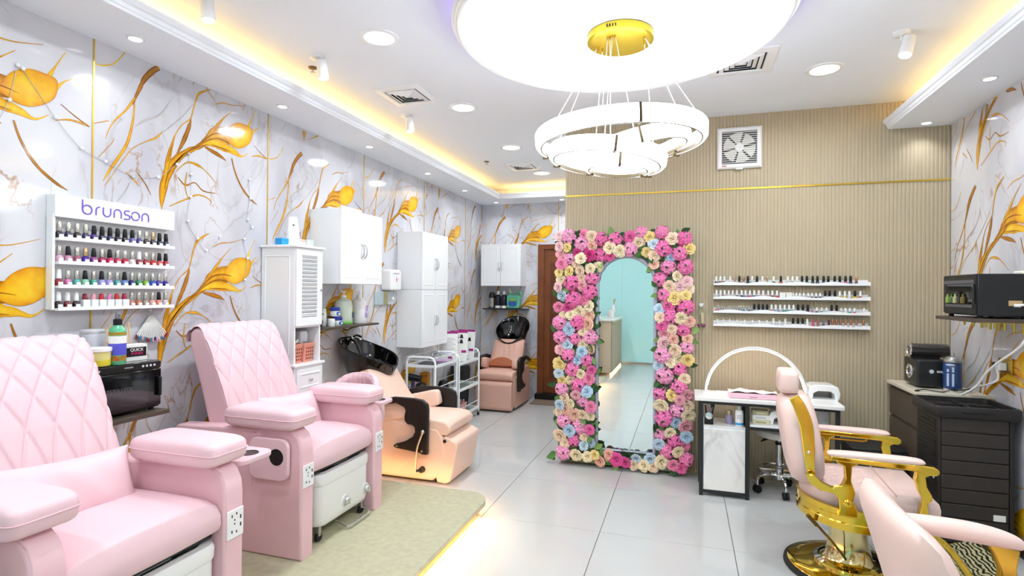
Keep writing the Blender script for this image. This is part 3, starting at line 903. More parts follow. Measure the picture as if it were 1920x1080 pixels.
# low round-backed pedicure stool
ps = thing('pedicure_stool', 'small pale pink round-backed stool tucked beside the recliner arm', 'stool', (-2.335, 3.43, .12))
obj('seat', MB().lathe([(.15, .32), (.17, .33), (.175, .36), (.165, .39), (.10, .40), (.001, .402)], n=32), PINKL, ps, smooth=60)
def psb(u, v):
    a = PI / 2 + (PI * .85) * (u - .5)
    th = .19 + .045 * math.sin(PI * v)
    rb = .004 * abs(math.sin(u * PI * 12))
    return ((th - rb) * math.cos(a), (th - rb) * math.sin(a), .36 + (.42 - .14 * abs(2 * u - 1) ** 3) * v)
mb = MB().grid(psb, 72, 12)
bk_ = obj('backrest', mb, PINKL, ps, smooth=80)
so_ = bk_.modifiers.new('thick', 'SOLIDIFY'); so_.thickness = .05; so_.offset = 0
obj('piping', MB().tube([psb(i / 60, 1.0) for i in range(61)], .012, 8), PINKL, bk_)
obj('column', MB().cyl((0, 0, .08), (0, 0, .33), .02, n=16), CHROME, ps)
for k in range(5):
    a = 2 * PI * k / 5 + .2; e = (.14 * math.cos(a), .14 * math.sin(a))
    l = obj('leg', MB().cyl((0, 0, .09), (e[0], e[1], .06), .012, n=8), CHROME, ps)
    obj('caster', MB().cyl((e[0] - .012, e[1], .026), (e[0] + .012, e[1], .026), .026, n=14), RUBBER, l)

# ================================================================= nail polish bottles
def bottle_proto(h_body, r, h_cap, cap_kind):
    """shared meshes for one kind of polish bottle"""
    b = MB()
    if cap_kind == 'box':
        b.box(-r, -r, 0, r, r, h_body)
    else:
        b.lathe([(r * .9, 0), (r, .002), (r * 1.04, h_body * .5), (r * .98, h_body * .8), (r * .5, h_body * .97), (r * .38, h_body)], n=12)
    c = MB()
    if cap_kind == 'tall':
        c.lathe([(r * .46, h_body * .98), (r * .5, h_body), (r * .42, h_body + h_cap * .9), (r * .3, h_body + h_cap)], n=10)
    else:
        c.lathe([(r * .72, h_body * .96), (r * .76, h_body), (r * .60, h_body + h_cap * .85), (r * .45, h_body + h_cap)], n=10)
    return b, c
CAPM = {'S': mat('silver_cap', '#d8d4cc', .18, .9), 'K': mat('black_cap', '#17171a', .35), 'G': mat('champagne_cap', '#d9b890', .2, .9), 'W': mat('white_cap', '#f6f6f6', .35), 'R': mat('copper_cap', '#c98a68', .25, .7)}
CAPN = {'S': 'silver', 'K': 'black', 'G': 'champagne', 'W': 'white', 'R': 'copper'}
BCACHE = {}
def hue_name(h):
    r, g, b = [int(h[i:i + 2], 16) for i in (1, 3, 5)]
    mx, mn = max(r, g, b), min(r, g, b)
    if mx < 62: return 'near-black'
    if mx - mn < 26: return 'white' if mx > 190 else ('grey' if mx > 90 else 'charcoal')
    import colorsys
    hh = colorsys.rgb_to_hsv(r / 255, g / 255, b / 255)[0] * 360
    dk = 'dark ' if mx < 125 else ('pale ' if mn > 135 else '')
    for lim, nm in ((14, 'red'), (40, 'orange'), (68, 'yellow'), (160, 'green'), (200, 'teal'), (245, 'blue'), (292, 'purple'), (345, 'pink'), (361, 'red')):
        if hh < lim: return dk + nm
def polish(loc, face, body, cap, kind, label, group, lab=True, paper='#f2f2f2', dims=(.036, .0135, .042)):
    key = (kind, cap, dims)
    t = thing('nail_polish_bottle', label, 'nail polish', loc, 0, group)
    if key not in BCACHE:
        b, c = bottle_proto(*dims, kind)
        ob = obj('bottle', b, POLISH, t, smooth=50)
        oc = obj('cap', c, CAPM.get(cap) or POLISH, t, smooth=50)
        BCACHE[key] = (ob.data, oc.data)
    else:
        ob = bpy.data.objects.new('bottle', BCACHE[key][0]); COL.objects.link(ob); ob.parent = t
        oc = bpy.data.objects.new('cap', BCACHE[key][1]); COL.objects.link(oc); oc.parent = t
    ob.color = srgb(body)
    if cap.startswith('#'): oc.color = srgb(cap)
    if lab:
        if ('lab', face, dims) not in BCACHE:
            r = dims[1]; l = MB()
            if face == 'x': l.box(r * .7, -r * .62, dims[0] * .18, r * 1.07, r * .62, dims[0] * .52)
            else: l.box(-r * .62, -r * 1.07, dims[0] * .18, r * .62, -r * .7, dims[0] * .52)
            BCACHE[('lab', face, dims)] = obj('paper_label', l, PAPER, ob, smooth=None).data
        else:
            ol = bpy.data.objects.new('paper_label', BCACHE[('lab', face, dims)]); COL.objects.link(ol); ol.parent = ob
    return t

# ---- lettered polish rack on the marble wall
rk = thing('polish_rack', 'white wall rack with four shelves and purple brunson lettering', 'rack', (XL, 2.12, 1.43))
obj('back_board', MB().box(.001, -.31, 0, .012, .32, .555), LAQ, rk, bev=.002)
obj('header', MB().box(.012, -.31, .445, .062, .325, .555), LAQ, rk, bev=.002)
obj('side_board', MB().box(.012, -.315, 0, .055, -.303, .46), LAQ, rk, bev=.001)
SHZ = [1.775, 1.660, 1.545, 1.437]
for z in SHZ:
    zz = z - 1.43
    sh = obj('shelf', MB().box(.012, -.30, zz - .012, .075, .318, zz), LAQ, rk, bev=.001)
    obj('shelf_lip', MB().box(.073, -.30, zz - .012, .077, .318, zz + .006), LAQ, sh, bev=.001)
LET = mat('lettering_purple', '#7a5fd0', .4)
def stroke(pts): return spl([(0.0638, a, b) for a, b in pts], 6) if len(pts) > 2 else [(0.0638, a, b) for a, b in pts]
def arc(cx, cy, r, a0, a1, n=14): return [(cx + r * math.cos(math.radians(a0 + (a1 - a0) * i / n)), cy + r * math.sin(math.radians(a0 + (a1 - a0) * i / n))) for i in range(n + 1)]
lx, ly, r_ = -.165, .497, .0225
LT = []
LT.append(('b', [[(lx - r_, ly + .048), (lx - r_, ly)], arc(lx, ly, r_, 0, 360, 24)]))
x_ = lx + .043; LT.append(('r', [[(x_, ly - r_), (x_, ly + .004)] , arc(x_ + .019, ly + .003, .019, 180, 92, 8)]))
x_ += .036; LT.append(('u', [[(x_, ly + r_), (x_, ly)] + arc(x_ + .019, ly - .003, .019, 180, 360, 12) + [(x_ + .038, ly + r_)]]))
x_ += .056; LT.append(('n', [[(x_, ly - r_), (x_, ly)] + arc(x_ + .019, ly + .003, .019, 180, 0, 12) + [(x_ + .038, ly - r_)]]))
x_ += .054; LT.append(('s', [[(x_ + .030, ly + r_), (x_ + .012, ly + r_)] + arc(x_ + .012, ly + .0115, .011, 90, 270, 8) + [(x_ + .02, ly)] + arc(x_ + .02, ly - .0115, .011, 90, -90, 8) + [(x_, ly - r_)]]))
x_ += .062; LT.append(('o', [arc(x_, ly, r_, -20, 160, 14), arc(x_, ly, r_, 175, 325, 14)]))
x_ += .038; LT.append(('n', [[(x_, ly - r_), (x_, ly)] + arc(x_ + .019, ly + .003, .019, 180, 0, 12) + [(x_ + .038, ly - r_)]]))
for nm, sts in LT:
    mb = MB()
    for s_ in sts: mb.tube([(0.0632, a, b) for a, b in s_], .0034, 6)
    obj('letter', mb, LET, rk)
ROWS = [('SSSSKKKKKKSSGKK', '2a1a35 3a2a50 2a1520 352a5a 4a2a80 1a1a30 2a2a60 2a2030 201020 5a50a0 4a3a80 3a2020 202030 151a30 103040'),
        ('SKSGKSKSSSWSSKK', 'd9a5c0 cf90b0 a0506a 4a20a0 8a2a80 a02050 d02060 c01850 c01040 e0d0d0 8a2030 a01020 d02030 d05050 b01020'),
        ('WSSKSKSSKSSSSSS', '8a2025 c86aa0 4aa8a0 8ac8a8 3a9a80 9a9ad8 b0a0e0 3a9090 6a88c8 1a2a70 20804a 7ab030 1a50c0 3a28a0 2a1a90'),
        ('WWWbbbbbbSSSSKS', '301a25 6a1020 2a1020 8a1a30 e0a0b0 c02030 d080b0 c82030 a01840 c08070 c07050 a09088 e0a8a0 e88878 c0c0c8')]
RN = ['top', 'second', 'third', 'bottom']
for ri, (caps, cols) in enumerate(ROWS):
    for i, (cp, cl) in enumerate(zip(caps, cols.split())):
        y = 1.84 + .565 * i / 14
        nm = hue_name('#' + cl)
        if cp == 'b':
            polish((XL + .045, y, SHZ[ri]), 'x', '#eef0f2', '#' + cl, 'box', 'white boxed polish with %s cap, %s from left on bottom shelf of lettered rack' % (nm, ORD[i]), 'polishes on the lettered rack', False, dims=(.04, .0165, .03))
        else:
            polish((XL + .045, y, SHZ[ri]), 'x', '#' + cl, cp, 'std', '%s polish with %s cap, %s from left on %s shelf of lettered rack' % (nm, CAPN[cp], ORD[i], RN[ri]), 'polishes on the lettered rack', True, dims=(.036, .0155, .042))

# ---- sterilizer on its wall shelf
ss = thing('wall_shelf', 'dark wall shelf holding the black sterilizer by the pink recliner', 'shelf', (XL, 1.9, .90))
obj('board', MB().box(.002, -.25, -.022, .32, .31, 0), BROWN, ss, bev=.002)
for y in (-.2, .2): obj('bracket', MB().prism([(.003, -.022), (.2, -.022), (.003, -.12)], y - .01, y + .01, 'y'), GOLDM, ss)
st = thing('sterilizer', 'black glass-fronted sterilizer cabinet on the dark wall shelf', 'sterilizer', (XL - .07, 1.975, .90))
obj('body', MB().box(.08, -.225, .012, .33, .225, .258), mat('sterilizer_black', '#1d1d1f', .12, coat=.4), st, bev=.006)
dd = obj('door', MB().box(.331, -.22, .024, .345, .22, .215), BLKG, st, bev=.003)
obj('window', MB().box(.3452, -.20, .045, .346, .15, .20), mat('smoked_glass', '#131318', .03, coat=1.0), dd, smooth=None)
obj('handle', MB().box(.346, .195, .075, .365, .21, .175), BLACK, dd, bev=.004)
pn = obj('control_strip', MB().box(.331, -.22, .22, .3425, .22, .254), BLACK, st, bev=.002)
LG = mat('print_grey', '#d6d6d8', .5)
text('print', 'STERILIZER', .03, mat('print_dim', '#55565c', .4), dd, (.3465, -.01, .13), R_PX)
text('print', 'STERILIZER', .009, LG, pn, (.343, .045, .238), R_PX)
marks('print', [.010, .012, .008, .011, .009], .010, LG, pn, (.343, -.125, .237), R_PX, .12)
obj('logo_emblem', MB().prism([(-.190, .232), (-.178, .232), (-.184, .244)], .3425, .3432, 'x'), LG, pn, smooth=None)
for k in range(4): obj('icon', MB().lathe([(.006, 0), (.006, .0006)], n=12), LG, pn, loc=(.3425, .12 + .021 * k, .237), rot=(0, PI / 2, 0))
for x in (.1, .3):
    for y in (-.2, .2): obj('foot', MB().cyl((x, y, 0), (x, y, .013), .012, n=10), RUBBER, st)
ZT = 1.1585
can_ = thing('canister', 'pale grey tin canister with lid behind the yellow tub', 'canister', (-2.80, 1.95, ZT))
obj('tin', MB().lathe([(.052, 0), (.054, .003), (.054, .145), (.052, .15)], n=28), mat('tin_grey', '#c6c8d2', .4, .3), can_)
obj('lid', MB().lathe([(.05, .15), (.053, .154), (.053, .166), (.046, .172), (.001, .174)], n=28), mat('tin_lid', '#d8dae0', .3, .4), can_)
tb = thing('plastic_tub', 'white-lidded tub of yellow cream on the sterilizer', 'tub', (-2.70, 1.905, ZT))
obj('tub', MB().lathe([(.046, 0), (.05, .004), (.053, .072)], n=28), mat('tub_cream', '#e2d98c', .35), tb)
obj('cream_fill', MB().lathe([(.0468, .002), (.0512, .004), (.0522, .03), (.0512, .032)], n=28), mat('tub_yellow', '#cfc02e', .4), tb)
obj('lid', MB().lathe([(.055, .07), (.057, .072), (.057, .088), (.052, .092), (.001, .093)], n=28), PLAST, tb)
sb = thing('spray_bottle', 'green spray bottle with blue label on the sterilizer', 'bottle', (-2.68, 1.985, ZT))
obj('bottle', MB().lathe([(.034, 0), (.037, .004), (.037, .16), (.033, .178), (.018, .192), (.016, .198)], n=28), mat('green_liquid', '#5cb88c', .15, coat=.4), sb)
lb = obj('blue_band', MB().lathe([(.0374, .048), (.0374, .105)], n=28, cap=False), mat('label_blue', '#5a58cf', .4), sb)
obj('white_band', MB().lathe([(.0374, .105), (.0374, .142)], n=28, cap=False), PAPER, sb)
obj('flower_band', MB().lathe([(.0374, .146), (.0374, .160)], n=28, cap=False), mat('label_orange', '#d0641e', .4, var=1, scale=60, var_col='#7aa02a'), sb)
obj('flower_band', MB().lathe([(.0374, .02), (.0374, .044)], n=28, cap=False), mat('label_red', '#b8402a', .4, var=1, scale=60, var_col='#8a9a2a'), sb)
obj('collar', MB().lathe([(.019, .195), (.019, .222), (.014, .226)], n=20), BLACK, sb)
obj('nozzle', MB().lathe([(.012, .226), (.011, .25), (.008, .256)], n=16).box(.0, -.004, .24, .016, .004, .249), mat('grey_nozzle', '#77787c', .4), sb)
qb = thing('product_box', 'white and black box printed QUICK SHINER on the sterilizer', 'box', (-2.76, 2.09, ZT), -.06)
obj('carton', MB().box(-.03, -.075, 0, .03, .09, .085), PAPER, qb, bev=.001)
obj('black_field', MB().box(.0302, -.02, .022, .0308, .085, .07), BLACK, qb, smooth=None)
obj('hand_print', MB().soft(.0296, -.07, .008, .0312, -.028, .075, .8, 8), mat('print_skin', '#d9a88c', .6), qb)
text('print', 'QUICK', .022, PAPER, qb, (.0312, .035, .056), R_PX)
text('print', 'SHINER', .019, mat('print_pink', '#e0287a', .5), qb, (.0312, .035, .037), R_PX)
# acrylic holder with wooden sticks behind
hs = thing('stick_holder', 'clear holder of pale wooden sticks behind the printed box', 'holder', (-2.84, 2.10, ZT))
obj('cup', MB().box(-.03, -.09, 0, .03, .09, .08), mat('frosted_acrylic', '#e6e8ea', .2, alpha=.5), hs, bev=.003)
for i in range(9):
    y = -.08 + .02 * i
    obj('stick', MB().box(-.005, y - .004, .01, -.002, y + .004, .15 + .02 * (i % 3)), mat('birch', '#d8b888', .6), hs, smooth=None, rot=((i - 4) * .02, 0, 0))
# fan of nail swatches hanging on the wall
fan_ = thing('swatch_bundle', 'hanging bundle of nail colour swatch sticks under the lettered rack', 'swatches', (XL + .012, 2.335, 1.40))
obj('hook', MB().cyl((-.011, 0, .012), (.012, 0, .012), .006, n=10), PLAST, fan_)
obj('ring', MB().tube([(.008, .016 * math.cos(a), -.004 + .016 * math.sin(a)) for a in [2 * PI * i / 16 for i in range(16)]], .0018, 6, True), STEEL, fan_)
for i in range(16):
    a = math.radians(-34 + 72 * i / 15); l = .135 + .02 * random.random()
    e = (math.sin(a) * l, -.015 - math.cos(a) * l)
    s_ = obj('swatch', MB().cyl((.004 + .001 * i, 0, -.015), (.004 + .0015 * i, e[0], e[1]), .0022, .004, 6), mat('clear_stick', '#e8e6e4', .3), fan_)
    obj('painted_tip', MB().soft(.002 + .0015 * i, e[0] - .006, e[1] - .013, .008 + .0015 * i, e[0] + .006, e[1] + .013, .7, 6), POLISH, s_, col=random.choice(['#3a6a90', '#8a2a40', '#8a1a30', '#2a2a60', '#3a2a70', '#c08ab0', '#9ab8d0', '#301a40', '#2a8a9a', '#e0a0b0']))
# bead garland of tiny lamps draped over the marble
gl = thing('bead_garland', 'thin wire garland with tiny white beads hung across the marble wall', 'garland', (XL + .004, 2.2, 2.3))
GP = [[(-.52, .25), (-.55, .08), (-.62, -.12), (-.66, -.3)], [(-.5, .24), (-.36, .06), (-.24, -.06), (-.12, -.10), (.03, -.15)],
      [(.38, .06), (.30, -.02), (.18, -.12), (.03, -.15)], [(.38, .06), (.40, -.06), (.40, -.2), (.38, -.35), (.45, -.45), (.52, -.52), (.62, -.42)],
      [(.87, .0), (.88, -.13), (.86, -.28), (.90, -.33), (.83, -.42), (.86, -.55), (.84, -.7)]]
for path in GP:
    obj('wire', MB().tube(spl([(.002, a, b) for a, b in path], 5), .0012, 5), mat('wire_silver', '#c4c4c8', .4, .5), gl)
    for a, b in path:
        obj('bead', MB().sph((.009, a, b), .008, .009, .010, 10, 6), PLAST, gl)
# ================================================================= white cabinets along the marble wall
def handle_arc(p0, p1, outd, r=.004):
    p0, p1, outd = Vector(p0), Vector(p1), Vector(outd)
    return MB().tube(spl([p0, p0.lerp(p1, .2) + outd * .8, p0.lerp(p1, .5) + outd, p0.lerp(p1, .8) + outd * .8, p1], 5), r, 8)
def wall_cabinet(name, label, loc, w, h, d, rz):
    """local: front faces +x, width along y"""
    t = thing(name, label, 'cabinet', loc, rz, 'white wall cabinets')
    obj('body', MB().box(0.002, -w / 2, 0, d - .02, w / 2, h), LAQ, t, bev=.002)
    for sg in (-1, 1):
        a, b = sorted((sg * .0015, sg * w / 2))
        dr_ = obj('door', MB().box(d - .019, a, .001, d, b, h - .001), LAQ, t, bev=.002)
        fr = MB(); q = .045
        R = []
        for off_, x in ((q, d - .0005), (q + .006, d + .002), (q + .014, d + .002), (q + .020, d - .0005)):
            R.append([(x, a + off_, off_), (x, b - off_, off_), (x, b - off_, h - off_), (x, a + off_, h - off_)])
        fr.loft(R, cap=False)
        obj('panel_moulding', fr, LAQ, dr_, smooth=None)
        y = sg * .022
        obj('handle', handle_arc((d, y, h * .36), (d, y, h * .56), (.028, 0, 0)), STEEL, dr_)
    return t
wall_cabinet('wall_cabinet', 'white two-door wall cabinet above the shelf of lotion bottles', (XL, 4.0375, 1.585), .615, .605, .30, 0)
wall_cabinet('wall_cabinet', 'white two-door wall cabinet, upper of the stacked pair', (XL, 5.46, 1.545), .64, .61, .30, 0)
wall_cabinet('wall_cabinet', 'white two-door wall cabinet, lower of the stacked pair', (XL, 5.46, .935), .64, .608, .30, 0)
wall_cabinet('wall_cabinet', 'white two-door wall cabinet on the back wall beside the door', (-2.515, YB, 1.61), .595, .595, .30, -PI / 2)
# scalloped tray on the first cabinet
tr = thing('lace_tray', 'white scalloped tray lying on the wide wall cabinet', 'tray', (XL + .15, 3.9, 2.191))
obj('tray', MB().box(-.12, -.13, 0, .12, .16, .012), PLAST, tr, bev=.003)
for i in range(14):
    obj('scallop', MB().sph((.12, -.125 + i * .021, .016), .006, .011, .012, 8, 6), PLAST, tr)

# tall louvered cabinet
tc_ = thing('tower_cabinet', 'tall white louvered tower cabinet between recliner and basin', 'cabinet', (XL + .004, 3.345, 0))
D = .30; h0 = 1.0
lo = MB().box(.003, -.155, .06, D, .155, .985)
lb_ = obj('lower_body', lo, LAQ, tc_, bev=.002)
obj('waist_board', MB().box(.002, -.168, .985, D + .018, .168, 1.003), LAQ, tc_, bev=.004)
fr = MB()
fr.box(.003, -.145, 1.003, D - .012, -.13, 1.835).box(.003, .13, 1.003, D - .012, .145, 1.835).box(.003, -.13, 1.003, .015, .13, 1.835).box(.003, -.13, 1.262, D - .012, .13, 1.276).box(.003, -.13, 1.82, D - .012, .13, 1.835)
obj('upper_body', fr, LAQ, tc_, smooth=None)
obj('top_board', MB().box(.002, -.165, 1.835, D + .018, .165, 1.853), LAQ, tc_, bev=.004)
for a, b, z0, z1 in ((.03, .25, 1.06, 1.78), (.03, .25, .12, .93)):
    R = []
    yy = -.145 if z0 > 1 else -.155
    for o_, y in ((0, yy - .0005), (.006, yy - .004), (.012, yy - .0005)):
        R.append([(a + o_, y, z0 + o_), (b - o_, y, z0 + o_), (b - o_, y, z1 - o_), (a + o_, y, z1 - o_)])
    obj('side_moulding', MB().loft(R, cap=False), LAQ, tc_, smooth=None)
dl = MB()
dl.box(D - .012, -.143, 1.276, D + .004, -.085, 1.833).box(D - .012, .085, 1.276, D + .004, .143, 1.833).box(D - .012, -.085, 1.276, D + .004, .085, 1.335).box(D - .012, -.085, 1.79, D + .004, .085, 1.833)
ld = obj('louver_door', dl, LAQ, tc_, smooth=None)
obj('door_backing', MB().box(D - .011, -.086, 1.334, D - .009, .086, 1.791), mat('louver_shade', '#aeb4bc', .5), ld, smooth=None)
for i in range(16):
    z = 1.34 + i * .0282
    sl = MB(); sl.M = Matrix.Translation((D - .002, 0, z + .013)) @ Matrix.Rotation(math.radians(38), 4, 'Y')
    sl.box(-.003, -.085, -.0135, .003, .085, .0135)
    obj('slat', sl, LAQ, ld, smooth=None)
obj('knob', MB().sph((D + .012, .128, 1.535), .009, .009, .009), STEEL, ld)
for z0, z1 in ((.80, .965), (.62, .79), (.44, .61)):
    d_ = obj('drawer', MB().box(D, -.14, z0, D + .014, .14, z1), LAQ, tc_, bev=.002)
    R = []
    for o_, x in ((.025, D + .0135), (.032, D + .018), (.04, D + .018), (.046, D + .0135)):
        R.append([(x, -.14 + o_, z0 + o_), (x, .14 - o_, z0 + o_), (x, .14 - o_, z1 - o_), (x, -.14 + o_, z1 - o_)])
    obj('drawer_moulding', MB().loft(R, cap=False), LAQ, d_, smooth=None)
    obj('knob', MB().sph((D + .026, 0, (z0 + z1) / 2), .010, .012, .012).cyl((D + .012, 0, (z0 + z1) / 2), (D + .02, 0, (z0 + z1) / 2), .006, n=8), CHROME, d_)
cor = mat('coral_plastic', '#f2a48e', .4)
for k, y in enumerate((-.062, .062)):
    bs = thing('storage_basket', 'coral perforated basket in the tower cabinet, %s' % ('nearer the recliner' if k == 0 else 'nearer the basin'), 'basket', (XL + .175, 3.345 + y, 1.004), 0, 'coral baskets in the tower cabinet')
    R = [[(x * s_, yy * s_, z) for x, yy in rrect(-.09, -.056, .09, .056, .015, 3)] for s_, z in ((.86, 0), (.88, .004), (1.0, .125), (1.04, .13), (1.04, .138), (.97, .138), (.86, .008))]
    obj('shell', MB().loft(R), cor, bs)
    for i in range(4):
        for j in range(4):
            zz = .025 + j * .025
            obj('hole', MB().box(.0815 + .009 * zz / .125, -.033 + i * .022 - .005, zz - .007, .0835 + .009 * zz / .125 , -.033 + i * .022 + .005, zz + .007), mat('hole_shade', '#8e4a3c', .8), bs, smooth=None)
tis = thing('tissue_pack', 'white tissue pack standing in the coral basket', 'tissue', (XL + .17, 3.41, 1.03))
obj('pack', MB().soft(-.045, -.04, 0, .045, .045, .20, .3, 10), mat('tissue_grey', '#dfe2e8', .5), tis)
obj('print_band', MB().box(.04, -.02, .06, .0455, .03, .12), mat('print_slate', '#9aa4b4', .5), tis, smooth=None)
cb_ = thing('white_brush', 'white handled brush lying across the coral basket', 'brush', (XL + .18, 3.28, 1.145))
obj('handle', MB().tube(spl([(.03, -.03, 0), (.04, .02, .005), (.03, .06, .02)], 4), .010, 8), PLAST, cb_)
obj('bristle_head', MB().soft(.0, -.05, -.006, .05, -.01, .045, .6, 8), mat('bristle_brown', '#a5583c', .7), cb_)
# things on top of the tower
ZTOP = 1.8535
bb = thing('blue_box', 'small bright blue box on the tower cabinet', 'box', (XL + .15, 3.235, ZTOP))
obj('carton', MB().box(-.03, -.036, 0, .03, .036, .05), mat('bright_blue', '#2aa0e2', .4), bb, bev=.004)
obj('lid_seam', MB().box(-.0303, -.0363, .034, .0303, .0363, .0355), mat('bright_blue_dark', '#1b7cb8', .4), bb, smooth=None)
af = thing('air_freshener', 'white tapered air freshener standing on the tower cabinet', 'air freshener', (XL + .17, 3.325, ZTOP))
obj('shell', MB().lathe([(.054, 0), (.055, .005), (.045, .12), (.036, .2), (.030, .212), (.001, .214)], n=32, sx=.9), PLAST, af)
obj('nozzle', MB().cyl((.035, -.03, .15), (.035, -.039, .15), .005, n=8), BLACK, af)
ab = thing('small_carton', 'small white printed carton on the tower cabinet', 'box', (XL + .17, 3.42, ZTOP))
obj('carton', MB().box(-.025, -.045, 0, .025, .04, .055), PAPER, ab, bev=.001)
obj('orange_line', MB().box(.0252, -.042, .042, .0258, .036, .047), mat('print_orange', '#e88a3a', .5), ab, smooth=None)
for i in range(3): obj('print_mark', MB().box(.0252, -.03 + i * .025, .012, .0258, -.02 + i * .025, .03), LG, ab, smooth=None)
gc = thing('grey_cup', 'pale grey cup at the edge of the tower cabinet', 'cup', (XL + .21, 3.462, ZTOP))
obj('cup', MB().lathe([(.024, 0), (.026, .003), (.034, .058), (.031, .058), (.024, .008), (.001, .006)], n=24), mat('cup_grey', '#d3dad6', .4), gc)

# soap dispenser and clear-covered switches
sd = thing('soap_dispenser', 'white wall dispenser with red crescent mark beside the cabinet', 'dispenser', (XL, 4.93, 1.535))
obj('shell', MB().soft(.002, -.115, 0, .115, .115, .21, .2, 14), PLAST, sd)
obj('crescent', MB().tube([(.1165, .03 - .028 * math.cos(a) , .11 + .035 * math.sin(a)) for a in [-.9 + 1.8 * i / 12 for i in range(13)]], [.001 + .0035 * math.sin(PI * i / 12) for i in range(13)], 6), mat('red_mark', '#d8324a', .4), sd)
marks('print', [.012, .009, .013], .007, mat('print_rose', '#e9a0ac', .5), sd, (.1157, .03, .11), R_PX, .3, 0)
marks('print', [.012, .008, .010], .005, LG, sd, (.1157, .02, .05), R_PX, .5, 0)
obj('push_bar', MB().soft(.09, -.06, .17, .125, .06, .21, .3, 8), PLAST, sd)
sw = thing('switch_box', 'clear-covered wall switch box under the soap dispenser', 'switch', (XL, 4.87, 1.39))
obj('backplate', MB().box(.002, -.17, 0, .02, .17, .135), mat('pale_blue_plate', '#cfe0e8', .2), sw, bev=.003)
obj('clear_cover', MB().box(.02, -.165, .004, .06, .165, .13), mat('clear_cover', '#eef6fa', .05, alpha=.25), sw, bev=.006)
obj('gold_divider', MB().box(.02, -.022, 0, .062, -.012, .135), GOLDM, sw, smooth=None)
obj('plug', MB().cyl((.02, .09, .065), (.065, .09, .065), .022, .018, 16), PLAST, sw)

# lotion shelf
def board_shelf(name, label, loc, w, d, rz, brackets, m=None):
    t = thing(name, label, 'shelf', loc, rz)
    obj('board', MB().box(.002, -w / 2, -.018, d, w / 2, 0), m or BROWN, t, bev=.002)
    for y in brackets:
        b = MB()
        b.tube(spl([(.008, y, -.02), (.05, y, -.06), (.11, y, -.035), (.17, y, -.022)], 5), .006, 6).tube(spl([(.008, y, -.02), (.012, y, -.07), (.05, y, -.085), (.06, y, -.05)], 5), .005, 6)
        obj('bracket', b, GOLDM, t)
    return t
board_shelf('wall_shelf', 'dark wall shelf of lotion bottles above the near black basin', (XL, 4.02, 1.237), .82, .225, 0, (-.2, .15))
ZL = 1.2375
pp = thing('potted_plant', 'small leafy plant in a black pot on the lotion shelf', 'plant', (XL + .12, 3.70, ZL))
obj('pot', MB().lathe([(.024, 0), (.033, .045), (.030, .046), (.022, .03), (.001, .03)], n=18), BLKM, pp)
for i in range(26):
    a = random.random() * 6.28; r = .01 + .03 * random.random(); z = .05 + .08 * random.random()
    lf = MB(); lf.M = Matrix.Translation((r * math.cos(a), r * math.sin(a), z)) @ Euler((random.uniform(-1, 1), random.uniform(-1, 1), a)).to_matrix().to_4x4()
    lf.add([(-.014, 0, 0), (0, -.007, .003), (.016, 0, 0), (0, .007, .003)], [(0, 1, 2), (0, 2, 3)])
    obj('leaf', lf, TINT, pp, smooth=None, col=random.choice(['#6e8c2e', '#8fae3c', '#4e6e24', '#b0b848', '#3c5a20']))
obj('stem', MB().cyl((0, 0, .03), (0, 0, .11), .003, n=6), mat('stem_green', '#4e6e24', .6), pp)
blue = mat('jar_blue', '#2c3f9a', .35)
def jar(loc, label):
    t = thing('jelly_jar', label, 'jar', loc, 0, 'blue-lidded jelly jars')
    obj('jar', MB().lathe([(.034, 0), (.038, .005), (.038, .042), (.034, .048)], n=26), mat('jelly_clear', '#dfe4dc', .2, coat=.4), t)
    obj('lid', MB().lathe([(.040, .046), (.042, .05), (.042, .072), (.037, .077), (.001, .078)], n=26), blue, t)
    obj('jar_label', MB().soft(.03, -.022, .008, .0395, .024, .04, .6, 6), mat('label_royal', '#2a56c0', .4), t)
    obj('label_print', MB().box(.0388, -.004, .014, .0402, .018, .028), PAPER, t, smooth=None)
jar((XL + .16, 3.885, ZL), 'blue-lidded jelly jar on the lotion shelf, lower of two')
jar((XL + .15, 3.865, ZL + .0785), 'blue-lidded jelly jar stacked on another jar')
wbt = thing('white_bottle', 'slim white bottle behind the small white jar', 'bottle', (XL + .10, 3.79, ZL))
obj('bottle', MB().lathe([(.02, 0), (.022, .004), (.022, .10), (.018, .11)], n=20), PLAST, wbt)
obj('cap', MB().lathe([(.0185, .109), (.0185, .14), (.015, .143), (.001, .1435)], n=20), mat('cap_green', '#dfe8dc', .4), wbt)
wj = thing('white_jar', 'small white round jar at the front of the lotion shelf', 'jar', (XL + .175, 3.785, ZL))
obj('jar', MB().lathe([(.026, 0), (.028, .003), (.028, .04)], n=22), mat('jar_pale', '#e6eef0', .3), wj)
obj('lid', MB().lathe([(.029, .04), (.029, .06), (.026, .063), (.001, .0635)], n=22), PLAST, wj)
pb0 = thing('purple_bottle', 'purple-capped bottle half hidden by the tower cabinet', 'bottle', (XL + .06, 3.665, ZL))
obj('bottle', MB().lathe([(.022, 0), (.024, .004), (.024, .13), (.018, .145)], n=20), PLAST, pb0)
obj('cap', MB().lathe([(.019, .144), (.019, .19), (.001, .192)], n=20), mat('cap_purple', '#6a5aa0', .4), pb0)
def pump(loc, label, r, h, liquid, sy):
    t = thing('pump_bottle', label, 'bottle', loc)
    obj('bottle', MB().lathe([(r * .95, 0), (r, .006), (r, h * .72), (r * .86, h * .86), (r * .4, h * .95), (r * .28, h)], n=28, sy=sy), liquid, t)
    pt = obj('pump_head', MB().lathe([(r * .3, h), (r * .3, h + .016), (.006, h + .018), (.006, h + .042), (.013, h + .043), (.013, h + .054), (.001, h + .056)], n=16), PLAST, t)
    obj('spout', MB().tube([(0, 0, h + .049), (.0, -.03, h + .05), (0, -.042, h + .044)], .005, 6), PLAST, pt)
    return t
